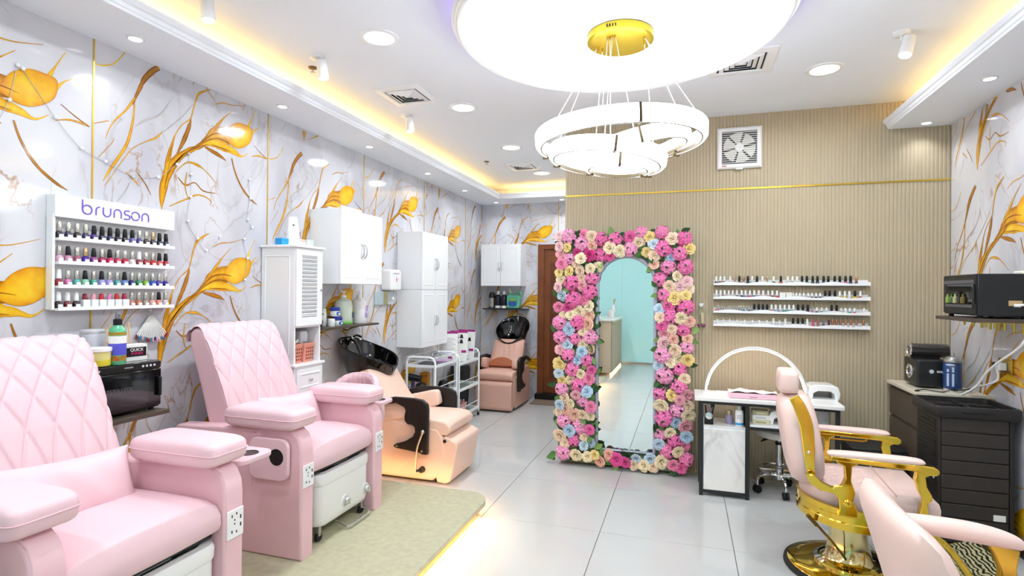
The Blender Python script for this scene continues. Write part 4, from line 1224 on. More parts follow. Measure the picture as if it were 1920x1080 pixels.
g1 = pump((XL + .10, 4.06, ZL), 'large pump bottle of pale green lotion on the wall shelf', .072, .235, mat('lotion_green', '#cfdccb', .15, coat=.4), 1.15)
obj('dregs', MB().lathe([(.0745 * .95, .002), (.0735, .006), (.0735, .03), (.0725, .032)], n=28, sy=1.15, cap=False), mat('lotion_base', '#7fc068', .3), g1)
obj('fruit_label', MB().box(.066, .02, .06, .07, .055, .11), mat('label_dark', '#39485c', .5), g1, bev=.002)
obj('leaf_print', MB().soft(.064, .025, .10, .071, .052, .125, .8, 6), mat('label_leaf', '#7a9a3a', .5), g1)
g2 = pump((XL + .11, 4.28, ZL), 'large white pump bottle with lilac label on the wall shelf', .072, .24, mat('lotion_white', '#eeeef0', .25, coat=.3), 1.0)
for z0, z1, c in ((.05, .09, '#a98ac8'), (.09, .16, '#c9b4dc')):
    obj('lilac_label', MB().lathe([(.0726, z0), (.0726, z1)], n=28, cap=False) if False else MB().grid(lambda u, v, z0=z0, z1=z1: (.0726 * math.cos(-.2 + .9 * u), .0726 * math.sin(-.2 + .9 * u), z0 + (z1 - z0) * v), 8, 1), mat('label_' + c, c, .5), g2)
for z_ in (.155, .143, .13, .115):
    marks('print', [.012, .018], .005, mat('print_violet', '#6a4a90', .5), g2, (.0735 * math.cos(.25), .0735 * math.sin(.25), z_), (PI / 2, 0, PI / 2 + .25), .5, 0)

# ================================================================= shampoo stations
def basin_mesh():
    """tilted shampoo bowl, neck rest towards +x; returns outer shell"""
    n = 40
    def rim(i, s, dz, sh=0):
        a = 2 * PI * i / n
        ca, sa = math.cos(a), math.sin(a)
        x = .25 * math.copysign(abs(ca) ** .85, ca); y = .235 * math.copysign(abs(sa) ** .8, sa) * (1 - .18 * max(0, ca))
        z = -.30 * x - .05 * max(0, ca) ** 6 * (1 if abs(y) < .12 else 1) + .03 * max(0, -ca) ** 2
        return (x * s + sh, y * s, z * (s if s < .9 else 1) + dz)
    prof = [(.30, -.30, -.06), (.45, -.285, -.05), (.70, -.20, -.03), (.90, -.085, -.01), (1.0, -.012, 0), (1.02, .0, 0), (1.01, .012, 0), (.97, .012, 0), (.94, -.004, 0), (.84, -.075, 0), (.66, -.145, -.01), (.40, -.165, -.03), (.06, -.17, -.05)]
    return MB().loft([[rim(i, s, dz, sh) for i in range(n)] for s, dz, sh in prof])
def shampoo_chair(label, loc, rz, lm, pad=None, wrinkle=False, foot=True, sb=0.0, tilt=0.0):
    t = thing('shampoo_chair', label, 'chair', loc, rz, 'peach shampoo chairs with black basins')
    w = .25
    body = [(.10, .02), (.16, .06), (.20, .14), (.215, .24), (.20, .36), (.15, .44), (-.10, .46), (-.35, .50), (-.50, .52), (-.56, .45), (-.56, .02)]
    obj('body', MB().prism(body, -w, w, 'y'), lm, t, bev=.02, seg=3)
    obj('base_plinth', MB().box(-.54, -w + .03, 0, .12, w - .03, .03), DARKW, t)
    # seat
    sp = [(-.30, .43), (-.30, .50), (-.1, .512), (.12, .515), (.21, .505), (.255, .47), (.255, .42), (.22, .385), (.1, .40)]
    R = []
    for i in range(11):
        u = i / 10; y = -w + .004 + (2 * w - .008) * u; c = 1 - (2 * u - 1) ** 4
        R.append([(x, y, z + (.018 * c - .012 if z > .46 else 0)) for x, z in sp])
    obj('seat', MB().loft(R), lm, t, smooth=60, bev=.012, seg=3)
    # leg rest hanging in front
    if foot:
        lg = [(.20, .385), (.25, .365), (.305, .34), (.315, .31), (.26, .03), (.22, .005), (.15, .012), (.135, .03), (.17, .25)]
    else:
        lg = [(.19, .385), (.27, .375), (.295, .35), (.305, .05), (.28, .02), (.20, .02), (.18, .1)]
    obj('leg_rest', MB().prism(lg, -w + .004, w - .004, 'y'), lm, t, bev=.018, seg=3)
    obj('leg_hinge', MB().cyl((.21, -w - .002, .345), (.21, -w + .01, .345), .014, n=12), BLACK, t)
    # reclined back
    def bf(u, v):
        y = (u - .5) * 2 * (w - .015) * (1 - .10 * v)
        x = -.27 + sb - .25 * v; z = .47 + .40 * v
        q = (2 * u - 1)
        th = .05 * (1 - abs(q) ** 5) * (1 - abs(2 * v - 1) ** 8)
        fold = .007 * math.sin(u * 40 + v * 3) * max(0, v - .35) * (1 - v) * 5 * (1 - q * q) if wrinkle else 0
        roll = .03 * math.exp(-((v - .16) / .13) ** 2)
        return (x + th + roll + fold, y, z + .3 * th)
    def bb2(u, v):
        p = bf(1 - u, v); y = p[1]; x = -.27 + sb - .25 * v - .07; z = .47 + .40 * v - .02
        return (x, y, z)
    mb = MB().grid(bf, 30, 26)
    mb.grid(bb2, 30, 26)
    n1 = 31; off_ = 31 * 27
    for j in range(26):
        a = j * n1; b = off_ + j * n1 + 30
        mb.f.append((a + n1, a, b, b + n1)); a2 = j * n1 + 30; b2 = off_ + j * n1
        mb.f.append((a2, a2 + n1, b2 + n1, b2))
    for i in range(30):
        a = 26 * n1 + i; b = off_ + 26 * n1 + 30 - i
        mb.f.append((a, a + 1, b - 1, b))
    obj('backrest', mb, lm, t, smooth=70)
    # side bolsters under the arms
    for sg in (-1, 1):
        bo = MB(); bo.M = Matrix.Translation((-.23 + sb, sg * (w - .035), .555)) @ Matrix.Rotation(math.radians(-14), 4, 'Y')
        bo.soft(-.19, -.045, -.075, .19, .045, .07, .35, 12)
        obj('side_bolster', bo, lm, t, smooth=70)
        # black arm: rises, runs forward, drops to the body side
        A = [(-.45, .60), (-.36, .645), (-.22, .675), (-.04, .675), (.035, .665), (.075, .635), (.085, .59), (.08, .235), (.03, .235), (.015, .245), (-.20, .265), (-.225, .28), (-.21, .295), (-.12, .325), (-.05, .37), (-.03, .41), (-.035, .445), (-.055, .46), (-.10, .465), (-.125, .49), (-.125, .53), (-.115, .575), (-.13, .60), (-.2, .625), (-.33, .605), (-.44, .565)]
        y0, y1 = sorted((sg * (w + .008), sg * (w + .045)))
        ar = obj('armrest', MB().prism(A, y0, y1, 'y'), mat('arm_black', '#1d1a19', .35, var=.3, scale=20), t, bev=.008, seg=3)
        for bx, bz in ((-.19, .283), (.035, .262)):
            obj('bolt', MB().cyl((bx, sg * (w + .044), bz), (bx, sg * (w + .049), bz), .009, n=10), STEEL, ar)
    if foot:
        lv = obj('lever', MB().tube(spl([(-.015, -w - .052, .105), (-.012, -w - .058, .20), (.005, -w - .062, .30), (.045, -w - .06, .41)], 6), .0085, 8).sph((.048, -w - .06, .42), .017), STEEL, t)
        obj('lever_hub', MB().cyl((.02, -w - .001, .105), (.02, -w - .03, .105), .026, .022, 18).cyl((.02, -w - .03, .105), (-.012, -w - .052, .105), .010, n=10), BLACK, lv)
    # basin and its pedestal
    ped = MB()
    ped.lathe([(.17, 0), (.175, .02), (.13, .25), (.11, .55), (.13, .72), (.18, .80)], (-.68 + sb, 0, 0), 28, sx=.75, sy=1.1)
    obj('pedestal', ped, BLKG, t, smooth=60)
    b = basin_mesh()
    bo = obj('basin', b, BLKG, t, smooth=70, loc=(-.635 + sb, 0, 1.0), rot=(0, tilt, 0))
    obj('faucet', MB().cyl((-.20, .03, .06), (-.20, .03, .125), .016, n=12).tube(spl([(-.20, .03, .115), (-.15, .03, .13), (-.10, .03, .115)], 4), .010, 8), CHROME, bo)
    obj('spray_hose', MB().tube(spl([(-.19, -.05, .05), (-.15, -.07, .10), (-.08, -.08, .07), (-.03, -.09, -.02)], 6), .011, 8), BLACK, bo)
    obj('drain', MB().lathe([(.028, 0), (.026, .004), (.001, .005)], n=18), CHROME, bo, loc=(-.05, 0, -.168))
    if pad:
        cu = MB(); cu.M = Matrix.Translation((-.175 + sb, 0, .575)) @ Matrix.Rotation(math.radians(-35), 4, 'Y')
        n = 24
        def half(i): return math.cos(PI * i / n), math.sin(PI * i / n)
        rings = []
        for x, s_ in ((-.025, .9), (-.012, 1.0), (.012, 1.0), (.025, .9)):
            rings.append([(x, .185 * s_ * half(i)[0], -.05 + .14 * s_ * half(i)[1]) for i in range(n + 1)])
        cu.loft(rings)
        obj('half_moon_cushion', cu, mat('tan_leather', '#a35a35', .4, bump=.4, bscale=40), t, smooth=60, bev=.008)
    return t
PEACH2 = mat('dusty_peach_leather', '#d6a897', .45, bump=.12, bscale=200)
shampoo_chair('peach shampoo chair with black basin beside the white trolleys and recliner', (-2.02, 4.21, 0), 0, PEACH)
shampoo_chair('dusty peach shampoo chair with tan cushion at the back wall', (-2.33, 6.84, 0), -PI / 2, PEACH2, pad=True, wrinkle=True, foot=False, sb=.12, tilt=.25)

# back shelf and its bottles
board_shelf('wall_shelf', 'black wall shelf of bottles above the back shampoo basin', (-2.495, YB, 1.285), .65, .2, -PI / 2, (-.18, .15), BLKM)
ZK = 1.2855
def simple_bottle(name, label, cat, loc, prof, m, cap=None, capm=None, n=22, sx=1):
    t = thing(name, label, cat, loc)
    obj('bottle', MB().lathe(prof, n=n, sx=sx), m, t)
    if cap: obj('cap', MB().lathe(cap, n=n), capm, t)
    return t
shk = simple_bottle('shaker', 'steel shaker cup with dark lid on the back shelf', 'shaker', (-2.70, 7.52, ZK), [(.038, 0), (.04, .004), (.043, .15)], STEEL, [(.045, .15), (.045, .19), (.03, .22), (.03, .235), (.001, .236)], BLACK)
b1 = simple_bottle('shampoo_bottle', 'black shampoo bottle beside the steel shaker on the back shelf', 'bottle', (-2.61, 7.53, ZK), [(.04, 0), (.042, .004), (.042, .17), (.032, .19), (.018, .2)], mat('navy_black', '#15182a', .25), [(.02, .2), (.02, .25), (.001, .251)], LAQ)
obj('label_band', MB().lathe([(.0425, .005), (.0425, .04)], n=22, cap=False), PAPER, b1)
b2 = simple_bottle('shampoo_bottle', 'black shampoo bottle beside the green jug on the back shelf', 'bottle', (-2.515, 7.53, ZK), [(.04, 0), (.042, .004), (.042, .17), (.032, .19), (.018, .2)], mat('navy_black'), [(.02, .2), (.02, .25), (.001, .251)], LAQ)
obj('label_band', MB().lathe([(.0425, .005), (.0425, .04)], n=22, cap=False), PAPER, b2)
gj = thing('soap_jug', 'green liquid soap jug with handle on the back shelf', 'jug', (-2.365, 7.52, ZK))
obj('jug', MB().soft(-.1, -.045, 0, .10, .045, .20, .3, 12), mat('jug_green', '#5fb596', .2, coat=.4), gj)
obj('handle', MB().tube(spl([(.02, 0, .19), (.05, 0, .235), (.10, 0, .22), (.095, 0, .14)], 5), .013, 8), mat('jug_green'), gj)
obj('neck', MB().lathe([(.022, .19), (.02, .23)], (-.055, 0, 0), 16), mat('jug_green'), gj)
obj('pump_head', MB().lathe([(.021, .23), (.021, .25), (.006, .252), (.006, .28), (.014, .281), (.014, .29), (.001, .291)], (-.055, 0, 0), 16), mat('pump_yellow', '#d8dca8', .4), gj)
obj('jug_label', MB().soft(-.075, -.0465, .03, .06, -.04, .12, .7, 8), mat('label_navy', '#2a5aa8', .4), gj)
obj('jug_label_top', MB().soft(-.06, -.047, .10, .045, -.04, .14, .8, 8), mat('label_lime', '#8ab83c', .4), gj)

# ================================================================= trolleys
def trolley(loc, label, L, W, H, shelves):
    t = thing('salon_trolley', label, 'trolley', loc, 0, 'white glass-shelved salon trolleys')
    for sg in (-1, 1):
        y = sg * L / 2
        pth = [(W / 2, y, .055), (W / 2, y, H - .05), (W / 2 - .02, y, H - .012), (W / 2 - .06, y, H), (-W / 2 + .06, y, H), (-W / 2 + .02, y, H - .012), (-W / 2, y, H - .05), (-W / 2, y, .055)]
        obj('end_frame', MB().tube(pth, .0125, 8), LAQ, t, smooth=60)
        for x in (-W / 2, W / 2):
            c = obj('caster', MB().cyl((x - .009, y, .024), (x + .009, y, .024), .024, n=16), RUBBER, t)
            obj('fork', MB().box(x - .013, y - .009, .022, x + .013, y + .009, .062), STEEL, c, bev=.003)
    for z in shelves:
        fr = MB()
        for sg in (-1, 1):
            fr.box(sg * W / 2 - .008, -L / 2, z - .014, sg * W / 2 + .008, L / 2, z + .014).box(-W / 2, sg * L / 2 - .008, z - .014, W / 2, sg * L / 2 + .008, z + .014)
        s_ = obj('shelf_frame', fr, LAQ, t, smooth=None)
        obj('glass_shelf', MB().box(-W / 2 + .008, -L / 2 + .008, z - .003, W / 2 - .008, L / 2 - .008, z + .003), mat('shelf_glass', '#cfe0d8', .05, alpha=.35), s_, smooth=None)
        rail = MB()
        for sg in (-1, 1): rail.cyl((sg * W / 2, -L / 2, z + .09), (sg * W / 2, L / 2, z + .09), .0035, n=6)
        rail.cyl((-W / 2, -L / 2, z + .06), (W / 2, -L / 2, z + .06), .0035, n=6)
        obj('guard_rail', rail, LAQ, s_)
    return t
trolley((-2.585, 5.335, 0), 'white glass-shelved trolley nearer the camera, with magazines on top', .55, .32, .85, (.17, .45, .76))
trolley((-2.60, 6.02, 0), 'white glass-shelved trolley holding the hair colour cards', .62, .32, .82, (.10, .40, .70))
mg = thing('magazine', 'open glossy magazine on the near trolley', 'magazine', (-2.55, 5.36, .764), .15)
obj('dark_folder', MB().box(-.14, -.2, 0, .10, .2, .008), mat('folder_dark', '#34343a', .3), mg)
obj('cover', MB().box(-.05, -.02, .008, .12, .21, .014), mat('cover_purple', '#8a4a98', .3, var=1, scale=14, var_col='#d8c0d8'), mg)
for i, (x, y, z, rz, lab) in enumerate(((-2.62, 5.80, .704, .25, 'printed hair colour card with text lines, nearest the camera'), (-2.57, 5.97, .704, .1, 'printed hair colour card with four dark swatches'), (-2.56, 6.18, .704, -.05, 'printed hair colour card with a row of dark swatches, rearmost'))):
    t = thing('colour_card', lab, 'card', (x, y, z), rz, 'hair colour cards on the far trolley')
    M_ = Matrix.Rotation(math.radians(-8), 4, 'X')
    def bx(*a):
        b = MB(); b.M = M_; return b.box(*a)
    obj('card', bx(-.11, 0, 0, .11, .012, .36), PAPER, t, smooth=None)
    obj('magenta_band', bx(-.11, -.001, .335, .11, 0, .36), mat('magenta_print', '#a8287e', .4), t, smooth=None)
    if i == 0:
        for k in range(11): obj('text_line', bx(-.09, -.001, .10 + .018 * k, .085 - .02 * (k % 3), 0, .104 + .018 * k), mat('print_dust', '#b7a0ac', .6), t, smooth=None)
        obj('print_tab', bx(.0, -.001, .04, .05, 0, .07), mat('magenta_print'), t, smooth=None)
    else:
        nsw = ((-.02, .27), (.035, .27), (-.02, .21), (.035, .21)) if i == 1 else ((-.06, .22), (-.01, .22), (.04, .22))
        for a, z_ in nsw:
            b = MB(); b.M = M_
            b.prism([(a - .022, z_), (a + .022, z_), (a + .012, z_ + .045), (a - .012, z_ + .045)], -.0012, -.0002, 'y')
            obj('hair_swatch', b, mat('swatch_dark', '#1d1614', .5), t, smooth=None)
        obj('print_tab', bx(.04, -.001, .10, .10, 0, .13), mat('magenta_print'), t, smooth=None)
# trolley contents
def helmet(name, label, loc, r, h, m):
    t = thing(name, label, 'bowl', loc)
    obj('bowl', MB().lathe([(r * 1.1, 0), (r * 1.12, .01), (r, .02), (r * .95, h * .6), (r * .7, h * .92), (r * .3, h), (.001, h)], n=22), m, t)
    obj('rim', MB().lathe([(r * 1.12, .0), (r * 1.2, .004), (r * 1.12, .012)], n=22, cap=False), m, t)
helmet('tint_bowl', 'dark upturned tint bowl on the near trolley, next to the post', (-2.66, 5.22, .464), .065, .10, BLKM)
helmet('tint_bowl', 'black upturned tint bowl at the far end of the near trolley', (-2.51, 5.45, .464), .06, .10, BLACK)
hd = thing('hair_dryer', 'black and purple hair dryer standing on the near trolley', 'hair dryer', (-2.70, 5.11, .464))
obj('barrel', MB().cyl((-.05, 0, .17), (.08, .02, .15), .04, .034, 18), BLACK, hd)
obj('grip', MB().cyl((0, 0, 0), (0, 0, .16), .018, .02, 12), mat('dryer_purple', '#4a2a55', .4), hd)
yp = thing('amber_bag', 'amber paper bag standing behind the hair dryer', 'bag', (-2.68, 5.33, .464))
obj('bag', MB().prism([(-.05, 0), (.05, 0), (.055, .18), (.03, .2), (-.04, .19)], -.03, .03, 'y'), mat('amber_paper', '#c8831e', .5), yp, bev=.006)
obj('fold', MB().box(-.045, -.032, .15, .05, -.03, .165), mat('amber_dark', '#9a5c10', .5), yp)
gb = thing('snack_bag', 'green and yellow packet on the bottom of the near trolley', 'bag', (-2.55, 5.30, .184))
obj('packet', MB().soft(-.09, -.08, 0, .09, .08, .19, .5, 10), mat('packet_green', '#6d7f24', .35, var=1, scale=12, var_col='#c8c02a'), gb)
obj('crimp', MB().box(-.07, -.004, .175, .07, .004, .20), mat('packet_edge', '#d2c832', .4), gb)
pw = thing('towel_bundle', 'pale folded cloth on the bottom of the near trolley', 'towel', (-2.55, 5.50, .184))
obj('cloth', MB().soft(-.11, -.07, 0, .11, .07, .09, .4, 10), mat('cloth_pale', '#d8cfd4', .9), pw)
obj('cloth_top', MB().soft(-.10, -.06, .08, .10, .06, .13, .5, 10), mat('cloth_mauve', '#cdb8c4', .9), pw)
pk = thing('pink_basket', 'pink basket of brushes on the bottom of the far trolley', 'basket', (-2.55, 5.90, .114))
R = [[(x * s_, y * s_, z) for x, y in rrect(-.09, -.12, .09, .12, .02, 3)] for s_, z in ((.85, 0), (1.0, .10), (1.04, .105), (1.0, .11), (.82, .01))]
obj('shell', MB().loft(R), mat('basket_pink', '#e0a49c', .4), pk)
for k in range(5): obj('brush', MB().cyl((-.05 + .02 * k, -.06 + .03 * k, .02), (-.04 + .03 * k, -.05 + .02 * k, .15), .007, .010, 8), mat('brush_pink', '#d8b4b0', .4), pk)
pd_ = thing('black_bin', 'black bin standing behind the far trolley', 'bin', (-2.76, 6.50, 0))
obj('shell', MB().lathe([(.10, 0), (.13, .5), (.135, .52), (.12, .52), (.1, .03)], n=24), BLKM, pd_)
obj('lid', MB().lathe([(.137, .52), (.12, .58), (.001, .60)], n=24), BLACK, pd_)
dm = thing('door_mat', 'brown door mat in front of the door', 'mat', (-1.72, 7.34, 0))
obj('pile', MB().prism(rrect(-.30, -.17, .30, .17, .02, 3), 0, .010, 'z'), mat('mat_brown', '#8d7b6e', .95, bump=.6, bscale=300, var=.2, scale=40), dm)
obj('binding', MB().tube([(x, y, .006) for x, y in rrect(-.30, -.17, .30, .17, .02, 3)], .006, 6, True), mat('mat_edge', '#7a6a5e', .9), dm)
# ================================================================= flower-framed mirror
MX0, MX1, MZ0, MZA = -.745, -.245, .16, 1.60
mr = thing('flower_mirror', 'tall arched mirror framed with pink, cream and blue silk flowers', 'mirror', (0, 4.80, 0))
cxm, rm = (MX0 + MX1) / 2, (MX1 - MX0) / 2
archp = [(MX0, MZ0), (MX1, MZ0)] + [(cxm + rm * math.cos(PI * i / 24), MZA + rm * math.sin(PI * i / 24)) for i in range(25)]
obj('backing_board', MB().prism(rrect(-1.09, .02, .03, 2.05, .05, 4), .03, .10, 'y'), mat('backing', '#8a9a7a', .8), mr)
obj('mirror_glass', MB().prism(archp, .022, .028, 'y'), MIRROR, mr, smooth=None)
obj('silver_frame', MB().tube([(a, .012, b) for a, b in archp], .017, 8, True), mat('lavender_frame', '#b4b8c8', .4), mr, smooth=60)
# silk flower kinds (one mesh each, shared)
def rose_mesh():
    mb = MB()
    def petal(a, r0, r1, h0, h1, wid, curl):
        def f(u, v):
            t = (u - .5) * wid
            rr = r0 + (r1 - r0) * v + curl * v * v
            ww = math.sin(PI * (.12 + .76 * v)) ** .6
            return (rr * math.cos(a + t * ww), rr * math.sin(a + t * ww), h0 + (h1 - h0) * math.sin(v * PI * .55) - .12 * curl * 8 * v ** 3 - .10 * (2 * u - 1) ** 2 * v)
        mb.grid(f, 4, 3)
    for k in range(5): petal(2 * PI * k / 5 + .2, .25, .95, .0, .42, 1.7, .10)
    for k in range(5): petal(2 * PI * k / 5 + .8, .22, .68, .08, .62, 1.7, .04)
    for k in range(4): petal(2 * PI * k / 4 + .4, .16, .42, .2, .74, 1.9, 0)
    for k in range(3): petal(2 * PI * k / 3 + .1, .06, .20, .3, .80, 2.4, -.03)
    mb.sph((0, 0, .5), .17, .17, .26, 8, 6)
    return mb
def ball_mesh():
    mb = MB(); rg = random.Random(3)
    for k in range(17):
        z = 1 - k / 17 * 1.15; a = k * 2.39996; r = math.sqrt(max(0, 1 - z * z))
        c = Vector((r * math.cos(a), r * math.sin(a), z)) * .72
        nrm = c.normalized(); t1 = nrm.orthogonal().normalized(); t2 = nrm.cross(t1); ro = rg.random() * 1.5
        for j in range(4):
            b = ro + j * PI / 2
            d = t1 * math.cos(b) + t2 * math.sin(b); e = t1 * math.cos(b + PI / 2) + t2 * math.sin(b + PI / 2)
            s_ = .40
            p0 = c + nrm * .04; p1 = c + d * s_ * .62 + e * s_ * .48 + nrm * .16; p2 = c + d * s_ * 1.1 + nrm * (.05 + .12 * rg.random()); p3 = c + d * s_ * .62 - e * s_ * .48 + nrm * .16
            mb.add([p0, p3, p2, p1], [(0, 1, 2), (0, 2, 3)])
    return mb
def leaf_mesh():
    def f(u, v):
        x = -.1 + 1.2 * u; w_ = .36 * math.sin(PI * min(1, max(0, u)) ** .8)
        return (x, (v - .5) * 2 * w_, .12 * math.sin(PI * u) + .18 * abs(v - .5))
    return MB().grid(f, 5, 2)
PET = mat('silk_petal', objcol=True, rough=.7)
protos = {}
for nm, fn in (('rose', rose_mesh), ('hydrangea', ball_mesh), ('leaf', leaf_mesh)):
    me = bpy.data.meshes.new(nm); q = fn(); me.from_pydata(q.v, [], q.f); me.validate()
    me.polygons.foreach_set('use_smooth', [nm != 'hydrangea'] * len(me.polygons)); me.materials.append(PET)
    protos[nm] = me
def inside_arch(x, z, m):
    if z < MZ0 - m or x < MX0 - m or x > MX1 + m: return False
    return True if z < MZA else (x - cxm) ** 2 + (z - MZA) ** 2 < (rm + m) ** 2
rg = random.Random(11)
placed = []
def bloom(nm, x, z, y, s_, col, spin=None, tilt=.35):
    o = bpy.data.objects.new(nm, protos[nm]); COL.objects.link(o); o.parent = mr
    o.location = (x, y, z); o.scale = (s_, s_, s_)
    # local +z looks into the room (-y), leaning outwards
    rx = (x - cxm) * .9; rzz = (z - 1.0) * .25
    d = Vector((rx * tilt + rg.uniform(-.35, .35), -1, rzz * tilt + rg.uniform(-.3, .3))).normalized()
    o.rotation_mode = 'QUATERNION'
    o.rotation_quaternion = d.to_track_quat('Z', 'Y') @ Euler((0, 0, rg.random() * 6.28)).to_quaternion()
    o.color = srgb(col)
OX0, OX1, OZ0, OZ1 = -1.095, .045, .035, 2.06
def edge_ok(x, z, s_):
    return OX0 + s_ * .3 < x < OX1 - s_ * .3 and OZ0 + s_ * .55 < z < OZ1 - s_ * .2 and not inside_arch(x, z, s_ * .62)
HP = ['#fa8ec4', '#f582bd', '#fb9ccb', '#f27ab6', '#fcacd4']
RP = ['#f7dcc0'] * 4 + ['#f8e8c4'] * 3 + ['#f3c3ac', '#f0b8a8', '#f2b4bc', '#f4c8cc', '#eaa4b0'] + ['#e0559c', '#d8408a', '#e86aa8', '#ee8ab0'] + ['#c6dcec', '#b8d4ea', '#d2e4f0'] + ['#f2d890']
def try_put(nm, n, smin, smax, cols, gap, ymin, ymax, tries):
    k = 0
    for _ in range(tries):
        if k >= n: break
        s_ = rg.uniform(smin, smax); x = rg.uniform(OX0, OX1); z = rg.uniform(OZ0, OZ1)
        if not edge_ok(x, z, s_): continue
        if any((x - a) ** 2 + (z - b) ** 2 < (gap * (s_ + c)) ** 2 for a, b, c in placed): continue
        placed.append((x, z, s_)); k += 1
        bloom(nm, x, z, rg.uniform(ymin, ymax), s_, rg.choice(cols))
    return k
try_put('hydrangea', 50, .062, .084, HP, .84, -.035, .0, 6000)
n_r = try_put('rose', 260, .044, .064, RP, .66, -.05, -.015, 30000)
for _ in range(900):
    pass
nl = 0
while nl < 240:
    x = rg.uniform(OX0 - .01, OX1 + .01); z = rg.uniform(OZ0, OZ1)
    if inside_arch(x, z, .0): continue
    d = min((math.hypot(x - a, z - b) / c for a, b, c in placed), default=9)
    if d < .62: continue
    o = bpy.data.objects.new('leaf', protos['leaf']); COL.objects.link(o); o.parent = mr
    s_ = rg.uniform(.05, .085)
    o.location = (x, rg.uniform(-.03, .0), z); o.scale = (s_, s_, s_)
    o.rotation_mode = 'QUATERNION'
    o.rotation_quaternion = Vector((rg.uniform(-.6, .6), -1, rg.uniform(-.6, .6))).to_track_quat('Z', 'Y') @ Euler((0, 0, rg.random() * 6.28)).to_quaternion()
    o.color = srgb(rg.choice(['#3f6b36', '#2f5a30', '#54803f', '#6d9450', '#88a860', '#2a4d2c']))
    nl += 1

# little hanging charm
kc = thing('hanging_charm', 'white heart hook with a ring of hanging charms by the mirror', 'charm', (.125, YP - .012, 1.43))
obj('hook', MB().prism([(0, -.02), (.02, .006), (.016, .02), (.006, .022), (0, .014), (-.006, .022), (-.016, .02), (-.02, .006)], -.006, .010, 'y'), PLAST, kc, bev=.003)
obj('ring', MB().tube([(.024 * math.cos(a), -.004, -.05 + .03 * math.sin(a)) for a in [2 * PI * i / 20 for i in range(20)]], .0016, 6, True), STEEL, kc)
for i in range(5): obj('strand', MB().cyl((.004 * i, -.004, -.06), (.004 + .005 * i, -.006, -.15), .003, n=6), mat('strand_cream', '#d8cda8', .6), kc)
for i in range(7): obj('charm', MB().sph((-.024 + .009 * i, -.008, -.165 - .006 * (i % 3)), .008, .006, .009, 8, 6), POLISH, kc, col=['#7a1a4a', '#8a3a70', '#b07aa0', '#a83a70', '#6a2a4a', '#40203a', '#c04a80'][i])

# ================================================================= polish ledges on the beige wall
def ledge(z, label):
    t = thing('polish_ledge', label, 'ledge', (.79, YP - .002, z), 0, 'white polish ledges on the beige wall')
    w2 = .567
    obj('base', MB().box(-w2, -.062, 0, w2, 0, .004), PLAST, t, smooth=None)
    obj('back', MB().box(-w2, -.004, .004, w2, 0, .05), PLAST, t, smooth=None)
    n = 90
    def f(u, v):
        return (-w2 + 2 * w2 * u, -.062 - (0 if v < .5 else 0), .0 + v * (.028 - .007 * math.cos(u * 2 * PI * 4.5)))
    g = MB().grid(f, n, 1)
    fl_ = obj('wavy_lip', g, PLAST, t, smooth=None)
    so2 = fl_.modifiers.new('thick', 'SOLIDIFY'); so2.thickness = .004
    for sg in (-1, 1):
        a, b = sorted((sg * w2, sg * (w2 + .003)))
        obj('end_plate', MB().box(a, -.063, 0, b, 0, .03), PLAST, t, smooth=None)
    return t
LZ = [1.598, 1.483, 1.368, 1.258]
LN = ['top', 'second', 'third', 'lowest']
for z, nm in zip(LZ, LN): ledge(z, 'white wavy-lipped polish ledge on the beige wall, %s of four' % nm)
def lx_(p): return .224 + (p - 207) / 1561 * 1.134
R1 = [(232, 'w'), (278, 'w'), (320, 'w'), (382, 'w'), (432, 'g'), (480, 'k'), (525, 'r'), (570, 'k'), (614, 'w'), (665, 'k'), (720, 'w'), (770, 'g'), (836, 'w'), (910, 'k'), (980, 'w'), (1027, 'w'), (1073, 'w'), (1122, 'k'), (1170, 'k'), (1228, 'k'), (1275, 'k'), (1335, 'k'), (1380, 'k'), (1442, 'k'), (1490, 'k'), (1545, 'k'), (1593, 'k'), (1648, 'r')]
R2 = [(237, 'w'), (281, 'w'), (324, 'w'), (367, 'w'), (410, 'w'), (454, 'w'), (505, 'w'), (545, 'w'), (592, 'w'), (638, 'w'), (684, 'w'), (730, 'w'), (780, 'w'), (824, 'w'), (871, 'w'), (1035, 's'), (1068, 's'), (1102, 's'), (1140, 's'), (1186, 's'), (1222, 's'), (1262, 's'), (1302, 's'), (1350, 'k'), (1393, 'k'), (1445, 'k'), (1490, 'w'), (1540, 'w'), (1583, 'w'), (1635, 'k'), (1685, 'w')]
R3 = [(232 + 27 * i, 't') for i in range(15)] + [(638, 'k'), (685, 'k'), (728, 'k'), (772, 'k'), (816, 'w'), (860, 'w'), (905, 'w'), (950, 'w'), (995, 'w'), (1040, 'w'), (1085, 'k'), (1133, 'k'), (1181, 'k'), (1226, 't'), (1270, 's'), (1318, 's'), (1365, 's'), (1413, 'k'), (1462, 'k'), (1506, 's'), (1548, 's'), (1588, 's'), (1632, 's'), (1720, 's')]
R4 = [(248, 's'), (315, 's'), (380, 's'), (460, 's'), (540, 's'), (620, 's'), (690, 's'), (770, 's'), (836, 'w'), (900, 's'), (957, 'w'), (1035, 'k'), (1085, 'k'), (1132, 'k'), (1176, 'w'), (1233, '#c8557a'), (1282, '#b07068'), (1335, '#7a7480'), (1388, '#5a1a30'), (1425, 'r'), (1460, 'r'), (1500, 'r'), (1550, 'r'), (1598, 'r'), (1648, 'r'), (1716, 'r')]
